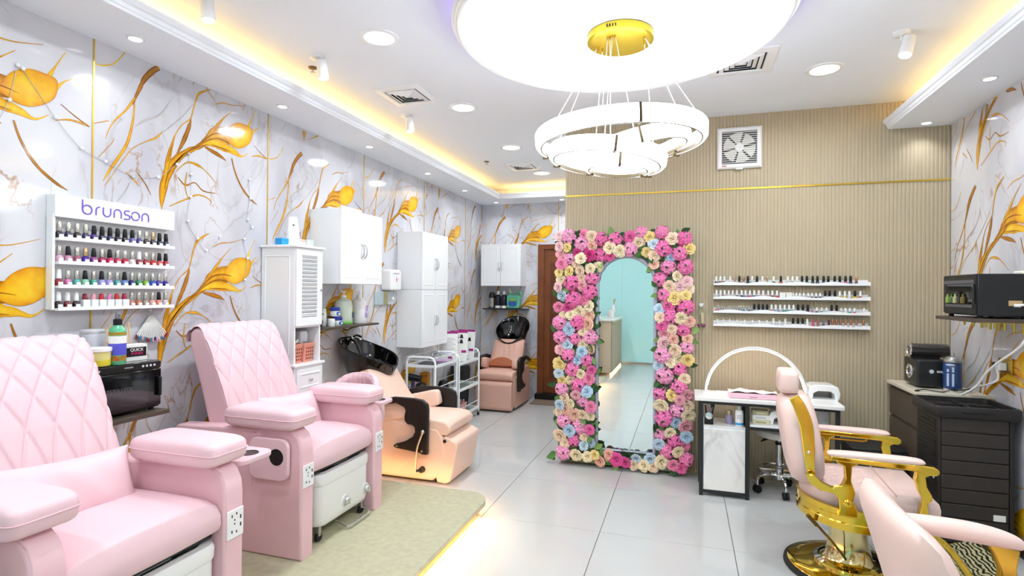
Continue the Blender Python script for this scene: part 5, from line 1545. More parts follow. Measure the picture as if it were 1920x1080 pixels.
BODY = {0: ['#d9d9dc', '#c8c8cc', '#3a3a40', '#8a7a30', '#404048', '#6a4a3a', '#2a6a5a', '#d06a90', '#a0581e'], 1: ['#c8c8cc', '#d8d8dc', '#3a3a44', '#c83a4a', '#2a2a30', '#8a90c8', '#b08a9a', '#20306a', '#2a60a0', '#d8c020', '#c83a20'], 2: ['#2a8a8a', '#c84a6a', '#8a90c0', '#3a3a40', '#d8d8dc', '#d04a50', '#90b0d0', '#2a9a8a', '#202428', '#a0a0a8'], 3: ['#e4e4e8', '#dcdce2', '#eaeaee', '#e0d8d8']}
WM = {'w': ('W', 'std', (.034, .013, .040)), 'k': ('K', 'std', (.034, .0135, .044)), 'g': ('G', 'tall', (.034, .013, .042)), 'r': ('R', 'std', (.032, .012, .040)), 's': ('W', 'std', (.028, .011, .028)), 't': ('S', 'tall', (.028, .0085, .032))}
rb = random.Random(5)
for ri, row in enumerate((R1, R2, R3, R4)):
    for i, (px, k) in enumerate(row):
        loc = (lx_(px), YP - .034, LZ[ri] + .0045)
        if k.startswith('#'):
            cp, kind, dims = k, 'std', (.030, .012, .040); body = k; cn = hue_name(k)
        else:
            cp, kind, dims = WM[k]; body = rb.choice(BODY[ri]); cn = CAPN[cp]
        polish(loc, 'y', body, cp, kind, 'small polish with %s cap on the %s beige-wall ledge, %s from the mirror end' % (cn, LN[ri], ORD[i]), 'polishes on the beige wall ledges', False, dims=dims)
for i, px in enumerate((925, 990)):
    t = thing('polish_carton', 'small white polish carton on the second ledge, %s the mirror' % ('nearer' if i == 0 else 'farther from'), 'box', (lx_(px), YP - .036, LZ[1] + .0045), 0, 'white cartons on the second ledge')
    obj('carton', MB().box(-.021, -.018, 0, .021, .018, .058), PAPER, t, bev=.001)
    for z in (.018, .034, .048): obj('print_line', MB().box(-.016, -.0186, z, .014, -.018, z + .004), LG, t, smooth=None)
for i, z in enumerate((LZ[0], LZ[1])):
    t = thing('file_block', 'white buffing block at the end of the %s ledge' % LN[i], 'nail buffer', (lx_(1722), YP - .034, z + .0045), 0, 'white buffing blocks')
    obj('core', MB().box(-.024, -.013, 0, .024, .013, .026), mat('buffer_white', '#f0eee8', .9), t, bev=.003)
    obj('grit_face', MB().box(-.022, -.0138, .002, .022, -.013, .024), mat('buffer_grit', '#e2e0da', .95), t, smooth=None)

# ================================================================= manicure desk
dk_ = thing('manicure_desk', 'white marble-look manicure desk with black frame', 'desk', (.105, 4.40, 0))
W_, DD, HT = .945, .34, .745
top = [(-.035, -.01), (.55, -.01), (.70, -.014), (.84, -.03), (.93, -.045), (.965, -.035), (.97, .0), (.97, DD), (-.035, DD)]
obj('table_top', MB().prism(top, HT - .028, HT, 'z'), mat('desk_white', '#f3f2f0', .25), dk_, bev=.004)
bar = .028
for x in (0, .325, W_ - bar):
    for y in (0, DD - .04):
        obj('leg', MB().box(x, y, 0, x + bar, y + bar, HT - .028), BLKM, dk_, bev=.002)
for (x0, x1, y, z) in ((0, .34, 0, .045), (0, .34, DD - .04, .045), (.34, W_, 0, .545), (.34, W_, DD - .04, .545), (0, W_, 0, HT - .05), (0, W_, DD - .04, HT - .05)):
    obj('rail', MB().box(x0, y + .002, z - .022 + (.022 if z > .6 else 0), x1, y + bar - .002, z + (.022 if z > .6 else 0)), BLKM, dk_, bev=.001)
obj('pedestal_box', MB().box(bar + .001, .006, .046, .324, DD - .045, .52), LAQ, dk_, bev=.002)
obj('marble_door', MB().box(bar + .003, -.002, .05, .322, .006, .512), TABM, dk_, bev=.002)
obj('pedestal_shelf', MB().box(bar, .004, .52, .324, DD - .04, .532), TABM, dk_, bev=.001)
obj('side_shelf', MB().box(.354, .004, .546, W_ - bar, DD - .04, .560), LAQ, dk_, bev=.001)
for k in range(3):
    obj('scroll', MB().tube([(W_ - .055 + .012 * math.cos(a), .03, .40 - .045 * k + .02 * math.sin(a)) for a in [2 * PI * i / 14 for i in range(14)]], .003, 6, True), STEEL, dk_)
ZD = HT + .0005
al = thing('arch_lamp', 'white arched desk lamp spanning the manicure desk', 'lamp', (.512, 4.60, ZD))
n = 40
R = []
for i in range(n + 1):
    a = PI * i / n; c, s_ = math.cos(a), math.sin(a)
    R.append([(r * c, y, .012 + r * s_) for r, y in ((.346, -.012), (.366, -.012), (.366, .012), (.346, .012))])
obj('arch', MB().loft(R), PLAST, al, bev=.002)
R = []
for i in range(2, n - 1):
    a = PI * i / n; c, s_ = math.cos(a), math.sin(a)
    R.append([(r * c, y, .012 + r * s_) for r, y in ((.3435, -.008), (.3455, -.008), (.3455, .008), (.3435, .008))])
obj('led_strip', MB().loft(R), mat('desk_lamp_glow', '#ffe4d4', .4, emit=30), al)
for sx in (-1, 1): obj('clamp', MB().box(sx * .356 - .028, -.03, 0, sx * .356 + .028, .03, .014), PLAST, al, bev=.004)
pc = thing('hand_pillow', 'long pink hand-rest box with frilled white cloth on the desk', 'hand rest', (.47, 4.50, ZD))
obj('cushion_box', MB().box(-.155, -.07, 0, .195, .07, .038), mat('box_pink', '#efc6d4', .5), pc, bev=.006)
obj('print', MB().box(-.01, -.0706, .010, .04, -.07, .018), mat('print_mauve', '#b890a4', .5), pc, smooth=None)
def cl(u, v):
    x = -.155 + .34 * u; y = -.06 + .13 * v
    return (x, y, .040 + .012 * abs(math.sin(u * 9 + v * 2)) * (1 - .4 * v) + .008 * noise.noise((u * 6, v * 5, 1)) + .008 * math.exp(-((u - .3) / .2) ** 2))
cc = obj('frilled_cloth', MB().grid(cl, 40, 14), mat('cloth_white', '#f6ece8', .9), pc, smooth=70)
cc.modifiers.new('t', 'SOLIDIFY').thickness = .003
pt_ = thing('paper_sheet', 'white paper sheet on the desk behind the hand rest', 'paper', (.37, 4.66, ZD))
obj('sheet', MB().box(-.13, -.06, 0, .10, .06, .003), PAPER, pt_)
obj('sheet_top', MB().box(-.12, -.05, .003, .06, .05, .005), PAPER, pt_, rot=(0, 0, .05))
def uvlamp(loc, label, rz, body):
    t = thing('nail_lamp', label, 'nail lamp', loc, rz, 'nail curing lamps')
    pr = [(-.105, 0), (-.11, .05), (-.095, .095), (-.06, .108), (.06, .108), (.095, .095), (.11, .05), (.105, 0), (.075, 0), (.07, .045), (.04, .062), (-.04, .062), (-.07, .045), (-.075, 0)]
    obj('hood', MB().prism(pr, -.09, .085, 'y'), body, t, bev=.008, seg=3)
    obj('inner_shade', MB().prism([(-.074, .002), (-.069, .045), (-.04, .061), (.04, .061), (.069, .045), (.074, .002)], .03, .06, 'y'), mat('lamp_inner', '#a39890', .4), t)
    obj('vent_disc', MB().lathe([(.034, .1085), (.03, .112), (.001, .112)], n=20), mat('vent_beige', '#d0c4b8', .4), t)
    obj('tray', MB().box(-.09, -.11, 0, .09, .02, .004), body, t, bev=.001)
uvlamp((.99, 4.69, ZD), 'white curing lamp on the desk behind the barber chair', 0, PLAST)
uvlamp((.70, 4.54, .5605), 'white curing lamp on the lower shelf of the desk', 0, PLAST)
for i in range(3):
    t = thing('small_box', 'small %s box stacked on the desk shelf, %s' % (('cream', 'white', 'olive')[i], ('lowest', 'middle', 'topmost')[i]), 'box', (.545, 4.50, .5605 + i * .034))
    obj('carton', MB().box(-.065, -.05, 0, .06 - .006 * i, .05, .0335), TINT, t, bev=.001, col=('#d8d4b4', '#ecebe8', '#b9b48c')[i])
    obj('print_band', MB().box(-.04, -.0506, .008, .03, -.05, .02), TINT, t, smooth=None, col=('#a8a47a', '#c8c8cc', '#ddd8b8')[i])
lt_ = simple_bottle('lotion_bottle', 'white lotion bottle with blue stripe in the desk cubby', 'bottle', (.39, 4.46, .5325), [(.028, 0), (.030, .004), (.030, .10), (.026, .118), (.014, .126)], PLAST, [(.016, .126), (.016, .15), (.012, .154), (.001, .155)], mat('cap_clear', '#d8d4d0', .3))
obj('blue_stripe', MB().lathe([(.0304, .012), (.0304, .03)], n=22, cap=False), mat('stripe_blue', '#3aa8dc', .4), lt_)
for z_ in (.085, .074, .062):
    marks('print', [.012, .016], .004, mat('print_slate'), lt_, (-.002, -.0308, z_), R_MY, .6, 0)
lv_ = simple_bottle('scrub_jar', 'lavender glass jar with silver cap in the desk cubby', 'jar', (.325, 4.53, .5325), [(.026, 0), (.028, .004), (.028, .06), (.022, .068)], mat('lavender_glass', '#a79cc0', .15, coat=.5), [(.023, .067), (.023, .10), (.001, .101)], mat('cap_champ', '#c8b8a0', .25, .6))
tl_ = thing('tool_holder', 'black holder of nail tools and brushes in the desk cubby', 'holder', (.175, 4.47, .5325))
obj('box', MB().box(-.032, -.03, 0, .032, .03, .055), BLACK, tl_, bev=.003)
obj('silver_dial', MB().lathe([(.028, 0), (.026, .004), (.012, .006), (.001, .006)], n=20), CHROME, tl_, loc=(0, -.03, .065), rot=(PI / 2, 0, 0))
for i, (dx, h, c) in enumerate(((-.02, .14, '#2a2a2c'), (-.006, .15, '#b8b4bc'), (.008, .145, '#d2b6b4'), (.02, .13, '#8a86a0'), (.028, .15, '#1c1c1e'))):
    obj('tool', MB().cyl((dx * .6, .005, .03), (dx * 1.3, .01, h), .005, .007, 8), POLISH, tl_, col=c)
obj('brush_fan', MB().prism([(.012, .11), (.05, .165), (.006, .168)], .004, .012, 'y'), BLACK, tl_)
gl_ = thing('acrylic_organiser', 'clear acrylic organiser with white dishes at the desk end', 'organiser', (.955, 4.58, .5605))
obj('case', MB().box(-.055, -.05, 0, .055, .05, .12), mat('frosted_acrylic'), gl_, bev=.002)
for i in range(3): obj('dish', MB().lathe([(.014, 0), (.02, .02), (.001, .022)], n=12), PLAST, gl_, loc=(-.03 + .03 * i, -.02, .015 + .028 * i))

# swivel stool under the desk
so = thing('swivel_stool', 'white-seated chrome swivel stool with black casters under the desk', 'stool', (.70, 4.68, 0))
obj('seat', MB().lathe([(.14, .425), (.165, .432), (.175, .455), (.168, .478), (.12, .488), (.001, .49)], n=36), mat('stool_white', '#e6e0dc', .4), so, smooth=60)
obj('gas_column', MB().cyl((0, 0, .12), (0, 0, .38), .026, n=18).cyl((0, 0, .38), (0, 0, .43), .014, n=14), CHROME, so)
obj('column_collar', MB().cyl((0, 0, .365), (0, 0, .385), .029, n=18), BLACK, so)
obj('foot_ring', MB().tube([(.155 * math.cos(a), .155 * math.sin(a), .17) for a in [2 * PI * i / 32 for i in range(32)]], .010, 8, True).cyl((-.15, 0, .165), (.15, 0, .165), .008, n=8).cyl((0, -.15, .165), (0, .15, .165), .008, n=8), CHROME, so)
obj('hub', MB().cyl((0, 0, .10), (0, 0, .19), .036, .03, 18), CHROME, so)
obj('lever', MB().cyl((-.04, 0, .42), (-.12, -.03, .39), .005, n=8).cyl((-.10, -.022, .41), (-.135, -.036, .385), .009, .006, 8), BLACK, so)
for k in range(5):
    a = 2 * PI * k / 5 + .42 + PI; e = (.18 * math.cos(a), .18 * math.sin(a))
    l = obj('leg', MB().tube(spl([(0, 0, .14), (e[0] * .7, e[1] * .7, .135), (e[0] * .97, e[1] * .97, .11), (e[0], e[1], .06)], 4), .011, 8), CHROME, so)
    cst = MB(); px_, py_ = -math.sin(a) * .02, math.cos(a) * .02
    cst.cyl((e[0] - px_, e[1] - py_, .028), (e[0] - px_ * .15, e[1] - py_ * .15, .028), .028, .026, 16).cyl((e[0] + px_ * .15, e[1] + py_ * .15, .028), (e[0] + px_, e[1] + py_, .028), .026, .028, 16)
    obj('caster', cst, RUBBER, l)
# black woven stool/bin behind the barber chair
wb_ = thing('woven_bin', 'black woven-pattern bin behind the barber chair', 'bin', (1.30, 4.60, 0))
R = [[(x * s_, y * s_, z) for x, y in rrect(-.17, -.15, .17, .15, .03, 4)] for s_, z in ((.86, 0), (.88, .01), (1.0, .40), (1.04, .405), (1.04, .425), (1.0, .43))]
obj('shell', MB().loft(R), mat('bin_black', '#1f2022', .45), wb_)
for j in range(7):
    for i in range(9):
        s_ = .88 + .12 * (.04 + j * .052) / .4
        b = MB(); z = .05 + j * .052; x = (-.15 + i * .0375 + (.018 if j % 2 else 0)) * s_
        if abs(x) > .155 * s_: continue
        b.prism([(x, z - .02), (x + .016, z), (x, z + .02), (x - .016, z)], -.15 * s_ - .004, -.15 * s_ + .002, 'y')
        obj('weave_lozenge', b, mat('bin_black2', '#2a2b2e', .4), wb_, smooth=None)
obj('lid', MB().prism(rrect(-.172, -.152, .172, .152, .03, 4), .43, .442, 'z'), mat('bin_black'), wb_, bev=.004)
# ================================================================= gold barber chair
bc = thing('barber_chair', 'pink and gold barber chair on a round gold base', 'chair', (.90, 3.47, 0), math.radians(-3))
obj('base_rim', MB().lathe([(.315, 0), (.325, .006), (.322, .022), (.305, .03)], (-.03, 0, 0), 56, cap=True), RUBBER, bc)
obj('base_plate', MB().lathe([(.305, .029), (.30, .034), (.24, .042), (.15, .052), (.001, .053)], (-.03, 0, 0), 56), GOLD, bc)
obj('base_cone', MB().lathe([(.165, .05), (.16, .062), (.135, .072), (.115, .085), (.10, .15), (.092, .22), (.10, .30), (.001, .305)], (-.03, 0, 0), 40), mat('champagne_chrome', '#d8c892', .12, 1.0), bc, smooth=50)
obj('cone_ring', MB().lathe([(.17, .05), (.172, .064), (.15, .07)], (-.03, 0, 0), 40, cap=False), CHROME, bc)
def dring(w, xb, xf, n=22):
    """D outline: round behind, straight sides, open square front"""
    pts = [(xf, -w), (xf, w)]
    pts += [(.02 + 0 * a, w) for a in (0,)]
    for i in range(1, n):
        a = PI / 2 + PI * i / n
        pts.append((-.02 + (-.02 - xb) * math.cos(a) * -1 * -1 if False else -.02 + (abs(xb) - .02) * math.cos(a), w * math.sin(a)))
    pts += [(.02, -w)]
    return pts
o_, i_ = dring(.315, -.29, .27), dring(.285, -.26, .27)
sf = MB()
rings = []
for k, (po, z) in enumerate(((i_, .33), (o_, .33), (o_, .365), ([(x * .985, y * .985) for x, y in o_], .37), ([(x * .985, y * .985) for x, y in o_], .40), (o_, .405), (o_, .435), (i_, .435))):
    rings.append([(x, y, z) for x, y in po])
rings.append(rings[0])
sf.loft(rings, cap=False)
obj('seat_ring', sf, GOLD, bc, smooth=25)
obj('seat_pan', MB().prism(dring(.284, -.255, .26), .335, .345, 'z'), GOLD, bc)
# seat
def seat_pts(s_): return [(x * s_, y * s_) for x, y in dring(.262, -.275, .31)]
R = [[(x, y, z) for x, y in seat_pts(s_)] for s_, z in ((.95, .40), (1.0, .42), (1.005, .48), (.985, .508), (.93, .522))]
st_ = obj('seat', MB().loft(R), BLUSH, bc, smooth=60)
def qf(u, v):
    x = -.20 + .30 * u; y = -.20 + .40 * v
    sp = .062
    d = min(abs(((x + y) / sp) % 1 - .5), abs(((x - y) / sp) % 1 - .5)) * sp
    e = min(u, 1 - u, v, 1 - v)
    return (x, y, .520 + (.010 * min(1, e * 10)) * (1 - math.exp(-(d / .008) ** 2)))
obj('quilted_panel', MB().grid(qf, 60, 80), BLUSH, st_, smooth=80)
obj('seat_piping', MB().tube([(.13, -.25, .5225), (.13, 0, .5235), (.13, .25, .5225)], .004, 6), mat('blush_seam', '#d8b4ac', .5), st_)
# backrest: tall rounded pad, leaning back
LEAN = math.radians(-9)
MBK = Matrix.Translation((-.245, 0, .50)) @ Matrix.Rotation(LEAN, 4, 'Y')
def padring(s_, x):
    out = []
    for i in range(44):
        a = 2 * PI * i / 44
        ca, sa = math.cos(a), math.sin(a)
        y = .235 * math.copysign(abs(ca) ** .75, ca); z = .25 * math.copysign(abs(sa) ** .8, sa)
        y *= 1 - .12 * (z / .25)
        out.append((x, y * s_, .235 + z * s_))
    return out
b = MB(); b.M = MBK
b.loft([padring(s_, x) for s_, x in ((.70, -.085), (.88, -.075), (.97, -.045), (1.0, .0), (1.0, .03), (.97, .06), (.88, .082), (.65, .095))])
obj('backrest', b, BLUSH, bc, smooth=60)
hd_ = MB(); hd_.M = MBK @ Matrix.Translation((-.012, 0, .545)) @ Matrix.Rotation(math.radians(10), 4, 'Y')
hd_.soft(-.05, -.12, -.062, .055, .12, .068, .38, 14)
hr = obj('headrest', hd_, BLUSH, bc, smooth=70)
hs_ = MB(); hs_.M = hd_.M
hs_.tube([(.056 * math.cos(a), -.05, .066 * math.sin(a)) for a in [2 * PI * i / 24 for i in range(24)]], .002, 5, True)
obj('headrest_seam', hs_, mat('blush_seam'), hr)
obj('headrest_post', MB().cyl((-.31, 0, .90), (-.325, 0, 1.0), .012, n=10), GOLD, bc)
for sg in (-1, 1):
    y0 = sg * .245
    # side rail of the back: a curved flat bar
    path = spl([(-.335, .985), (-.305, .93), (-.275, .84), (-.262, .72), (-.255, .62), (-.235, .55)], 6)
    wd = [.018 + .014 * math.sin(PI * min(1, .15 + i / len(path))) for i in range(len(path))]
    poly = []
    L_, R_ = [], []
    for i, p in enumerate(path):
        q0, q1 = path[max(i - 1, 0)], path[min(i + 1, len(path) - 1)]; d = (q1 - q0).normalized(); nn = Vector((-d.y, d.x))
        L_.append(tuple(p + nn * wd[i])); R_.append(tuple(p - nn * wd[i]))
    ya, yb = sorted((y0 - sg * .012, y0 + sg * .012))
    rl = obj('back_rail', MB().prism(L_ + R_[::-1], ya, yb, 'y'), GOLD, bc, bev=.004, seg=3)
    for bx, bz in ((-.262, .70), (-.245, .585)):
        obj('bolt', MB().sph((bx, y0 + sg * .013, bz), .009, .005, .009, 10, 6), CHROME, rl)
    # rear arm bracket sweeping from the rail under the arm and down to the ring
    A = [(-.265, .60), (-.225, .60), (-.19, .565), (-.14, .545), (-.10, .56), (-.085, .60), (-.09, .66), (-.125, .675), (-.13, .705), (-.02, .705), (-.03, .675), (-.055, .66), (-.058, .59), (-.04, .53), (-.05, .49), (-.03, .44), (.0, .43), (.005, .405), (-.12, .405), (-.11, .44), (-.115, .49), (-.135, .515), (-.20, .525), (-.245, .555)]
    A = [(x - .02, z) for x, z in A]
    ya, yb = sorted((sg * .275, sg * .312))
    ab_ = obj('rear_bracket', MB().prism(A, ya, yb, 'y'), GOLD, bc, bev=.005, seg=3)
    obj('rosette', MB().sph((-.095, sg * .313, .475), .022, .012, .02, 14, 8), GOLD, ab_)
    F = [(.19, .695), (.265, .695), (.262, .665), (.235, .645), (.24, .60), (.262, .56), (.262, .535), (.245, .52), (.25, .45), (.275, .42), (.285, .335), (.22, .335), (.205, .42), (.215, .50), (.225, .535), (.205, .575), (.19, .63), (.195, .66)]
    fb = obj('front_post', MB().prism(F, ya, yb, 'y'), GOLD, bc, bev=.005, seg=3)
    obj('rosette', MB().sph((.245, sg * .313, .435), .024, .012, .022, 14, 8), GOLD, fb)
    # arm: gold channel with padded top
    g = MB()
    arm = [(-.18, .69), (-.17, .712), (.22, .708), (.265, .705), (.285, .692), (.288, .672), (.27, .66), (.24, .664), (.20, .675), (-.13, .685)]
    g.prism(arm, sg * .293 - .035, sg * .293 + .035, 'y')
    ar = obj('armrest', g, GOLD, bc, bev=.007, seg=3)
    obj('arm_pad', MB().soft(-.185, sg * .293 - .037, .70, .235, sg * .293 + .037, .735, .3, 12, ez=.7), BLUSH, ar, smooth=70)
obj('towel_bar', MB().tube([(-.17, .30, .655), (.10, .30, .655), (.12, .30, .66), (.12, .30, .69)], .005, 6), GOLDM, bc)
obj('pump_lever', MB().tube(spl([(-.06, -.10, .10), (-.12, -.16, .19), (-.22, -.2, .31), (-.25, -.21, .345)], 6), .007, 8).cyl((-.215, -.195, .30), (-.262, -.215, .355), .011, .011, 8), mat('lever_bronze', '#7a5e22', .25, .9), bc)
obj('tilt_knob', MB().cyl((.12, -.12, .27), (.17, -.16, .23), .022, .018, 14), GOLD, bc)
# footrest with embossed plate
for sg in (-1, 1):
    obj('footrest_arm', MB().tube(spl([(.24, sg * .20, .35), (.34, sg * .20, .30), (.42, sg * .20, .20), (.46, sg * .20, .13)], 5), .016, 8), GOLD, bc)
fp = MB(); fp.M = Matrix.Translation((.53, 0, .15)) @ Matrix.Rotation(math.radians(-22), 4, 'Y')
fp.prism(rrect(-.11, -.215, .11, .215, .02, 3), -.01, .01, 'z')
fo = obj('footrest', fp, GOLD, bc, bev=.004)
zb = bpy.data.materials.new('embossed_foot_plate'); zb.use_nodes = True
nt = zb.node_tree; wv = nt.nodes.new('ShaderNodeTexWave'); wv.inputs['Scale'].default_value = 16; wv.inputs['Distortion'].default_value = 9; wv.inputs['Detail'].default_value = 3
tcz = nt.nodes.new('ShaderNodeTexCoord'); nt.links.new(tcz.outputs['Object'], wv.inputs['Vector'])
crp = nt.nodes.new('ShaderNodeValToRGB'); crp.color_ramp.elements[0].position = .42; crp.color_ramp.elements[0].color = srgb('#16130c'); crp.color_ramp.elements[1].position = .52; crp.color_ramp.elements[1].color = srgb('#b8b48a')
nt.links.new(wv.outputs['Color'], crp.inputs[0]); nt.links.new(crp.outputs[0], nt.nodes['Principled BSDF'].inputs['Base Color']); nt.nodes['Principled BSDF'].inputs['Roughness'].default_value = .3
ep = MB(); ep.M = fp.M
ep.prism(rrect(-.095, -.20, .095, .20, .01, 3), .010, .0125, 'z')
obj('embossed_plate', ep, zb, fo)

# ================================================================= pink styling chair in the corner of the view
sc_ = thing('styling_chair', 'pink styling armchair with gold posts nearest the camera', 'chair', (.975, 2.16, 0), math.radians(0))
def shell(u, v):
    """rear face of the back, wrapping slightly forward at the sides"""
    y = (u - .5) * .62; q = abs(2 * u - 1)
    zt = .825 - .05 * q ** 6
    z = .40 + (zt + .022 - .40) * v
    x = -.20 - .13 * v + .05 * q ** 3
    return x, y, z
R = []
def outer(u, v):
    x, y, z = shell(u, v); return (x - .045 * math.sin(PI * min(1, .5 + .5 * (1 - v) ** .5)) , y, z)
n = 28
rings = []
for j in range(15):
    v = j / 14
    th = .055 * (1 - max(0, (v - .82) / .18) ** 2 * .75)
    ring = []
    for i in range(n + 1):
        u = i / n; x, y, z = shell(u, v); e = (1 - abs(2 * u - 1) ** 8)
        ring.append((x - th * e, y, z))
    for i in range(n, -1, -1):
        u = i / n; x, y, z = shell(u, v); e = (1 - abs(2 * u - 1) ** 8)
        ring.append((x + th * e + .02 * math.sin(PI * v), y * .985, z))
    rings.append(ring)
obj('backrest', MB().loft(rings), BLUSH, sc_, smooth=70, bev=.0)
obj('seat', MB().soft(-.24, -.27, .38, .30, .27, .50, .25, 14), BLUSH, sc_, smooth=70)
for sg in (-1, 1):
    b = MB()
    pth = spl([(-.20, sg * .325, .66), (-.12, sg * .33, .655), (.05, sg * .335, .645), (.16, sg * .335, .63), (.21, sg * .335, .615)], 5)
    b.tube(pth, [.012 + .034 * math.sin(PI * min(.97, .18 + .72 * i / (len(pth) - 1))) for i in range(len(pth))], 16, flat=.8)
    obj('arm_pad', b, BLUSH, sc_, smooth=70)
    obj('front_post', MB().prism([(.10, .62), (.20, .60), (.19, .53), (.20, .42), (.14, .42), (.14, .52), (.12, .58)], sg * .335 - .02, sg * .335 + .02, 'y'), GOLDM, sc_, bev=.006)
    obj('rear_post', MB().prism([(-.19, .64), (-.10, .63), (-.08, .52), (-.06, .42), (-.12, .40), (-.15, .52)], sg * .315 - .02, sg * .315 + .02, 'y'), GOLDM, sc_, bev=.006)
    obj('seat_rail', MB().box(-.2, sg * .30 - .02, .36, .26, sg * .30 + .02, .42), GOLDM, sc_, bev=.006)
obj('column', MB().lathe([(.05, .05), (.045, .36)], n=24), GOLD, sc_)
obj('base_plate', MB().lathe([(.29, 0), (.30, .008), (.28, .02), (.08, .045), (.05, .06)], n=48), GOLD, sc_)

# ================================================================= right-hand corner
bcab = thing('base_cabinet', 'dark brown cabinet with cream top against the right marble wall', 'cabinet', (XR, 4.625, 0))
obj('body', MB().box(-.385, -.265, .06, -.016, .275, .855), BROWN, bcab, bev=.002)
obj('plinth', MB().box(-.36, -.26, 0, -.016, .27, .06), BLACK, bcab)
obj('worktop', MB().box(-.415, -.285, .855, -.004, .285, .88), mat('cream_top', '#e6dcc8', .3, var=.05, scale=9), bcab, bev=.003)
for z0, z1 in ((.635, .83), (.07, .61)):
    obj('drawer_front', MB().box(-.40, -.262, z0, -.386, .272, z1), BROWN, bcab, bev=.002)
mc = thing('wax_machine', 'black twin-barrel machine with chrome rings on the cream worktop', 'machine', (1.64, 4.66, .8805))
obj('body', MB().box(-.085, -.13, .012, .10, .12, .20), mat('machine_black', '#232325', .35), mc, bev=.012, seg=3)
obj('roller', MB().cyl((-.09, -.0, .255), (.14, -.0, .255), .05, n=28), mat('roller_dark', '#34302e', .2, coat=.5), mc)
obj('roller_mount', MB().box(-.07, -.03, .195, .09, .04, .235), BLACK, mc, bev=.004)
for z in (.255, .105):
    obj('chrome_ring', MB().tube([(-.088, .038 * math.cos(a), z + .042 * math.sin(a)) for a in [2 * PI * i / 24 for i in range(24)]], .010, 8, True), CHROME, mc)
for y in (-.1, .1): obj('foot', MB().cyl((0, y, 0), (0, y, .014), .014, n=10), RUBBER, mc)
mk = obj('maker_disc', MB().lathe([(.014, 0), (.014, .001), (.001, .0012)], n=18), LG, mc, loc=(.0, -.1305, .12), rot=(PI / 2, 0, 0))
marks('print', [.010, .008, .011, .009, .010], .013, LG, mc, (.058, -.1306, .12), R_MY, .12, 0)
bj = thing('disinfectant_jar', 'blue disinfectant jar with chrome lid on the cream worktop', 'jar', (1.735, 4.46, .8805))
obj('jar', MB().lathe([(.052, 0), (.054, .006), (.054, .19), (.045, .205)], n=28), mat('barber_blue', '#274f8c', .06, trans=.35, coat=.5), bj)
obj('base_ring', MB().lathe([(.056, 0), (.056, .022), (.053, .024)], n=28, cap=False), CHROME, bj)
obj('lid', MB().lathe([(.056, .2), (.056, .212), (.035, .235), (.012, .24), (.012, .26), (.001, .262)], n=28), STEEL, bj)
for a0, a1, z0, z1 in ((-.95, -.72, .04, .125), (-.95, -.72, .135, .155), (-.42, -.2, .04, .125), (-.42, -.2, .135, .17), (-1.05, -.15, .178, .19)):
    obj('white_print', MB().grid(lambda u, v, a0=a0, a1=a1, z0=z0, z1=z1: (.0546 * math.sin(a0 + (a1 - a0) * u), -.0546 * math.cos(a0 + (a1 - a0) * u), z0 + (z1 - z0) * v), 6, 1), mat('print_ice', '#b8c4dc', .4), bj)
cbl = thing('black_cable', 'thin black cable curling across the cream worktop', 'cable', (1.60, 4.385, .884))
obj('cable', MB().tube(spl([(-.10, -.02, .002), (-.04, .03, .006), (.04, -.02, .002), (.10, .05, .004), (.16, .0, .02), (.24, .03, .03)], 6), .0035, 6), BLACK, cbl)
obj('connector', MB().cyl((-.115, -.03, .004), (-.09, -.015, .004), .006, n=8), BLACK, cbl)

# tall dark shutter trolley
dt = thing('shutter_cabinet', 'tall dark plastic shutter-front trolley in the right corner', 'cabinet', (1.665, 4.14, 0))
DP = mat('dark_plastic', '#39332f', .42, var=.06, scale=5)
DP2 = mat('dark_plastic_frame', '#2b2726', .4)
w2, d2 = .185, .17
obj('carcass', MB().box(-w2, -d2 + .012, .09, w2, d2, .80), DP2, dt, bev=.006)
obj('side_frame', MB().box(w2 - .02, -d2, .07, w2 + .004, -d2 + .03, .80), DP2, dt, bev=.005)
obj('base_tray', MB().box(-w2 - .012, -d2 - .02, .045, w2 + .012, d2 + .01, .10), DP2, dt, bev=.012)
for i in range(8):
    z0 = .105 + i * .0865
    sl = obj('shutter_slat', MB().box(-w2 + .012, -d2, z0, w2 - .024, -d2 + .014, z0 + .081), DP, dt, bev=.003)
for i in range(16):
    z = .36 + i * .026
    obj('side_louver', MB().box(-w2 - .004, -d2 + .06, z, -w2 + .002, d2 - .03, z + .015), DP2, dt, smooth=None)
tp = MB()
R = [[(x * s_, y * s_, z) for x, y in rrect(-w2 - .03, -d2 - .03, w2 + .03, d2 + .02, .03, 4)] for s_, z in ((.96, .795), (1.0, .805), (1.02, .855), (1.0, .865), (.92, .865), (.90, .835))]
obj('top_tray', tp.loft(R), DP2, dt, smooth=40)
obj('tray_divider', MB().box(-.01, -.15, .836, .0, .15, .852).box(-.16, -.02, .836, .16, -.01, .852), DP2, dt)
obj('grip_slot', MB().box(-.08, -d2 - .034, .825, .08, -d2 - .026, .84), BLACK, dt, bev=.003)
obj('sticker', MB().box(.085, -d2 - .0012, .195, .145, -d2, .232), PAPER, dt, smooth=None)
obj('sticker', MB().box(-w2 - .0055, -.11, .40, -w2 - .004, -.09, .425), PAPER, dt, smooth=None)
for x in (-.15, .15):
    for y in (-.13, .13):
        obj('caster', MB().cyl((x - .012, y, .026), (x + .012, y, .026), .026, n=14).box(x - .015, y - .012, .03, x + .015, y + .012, .06), RUBBER, dt)

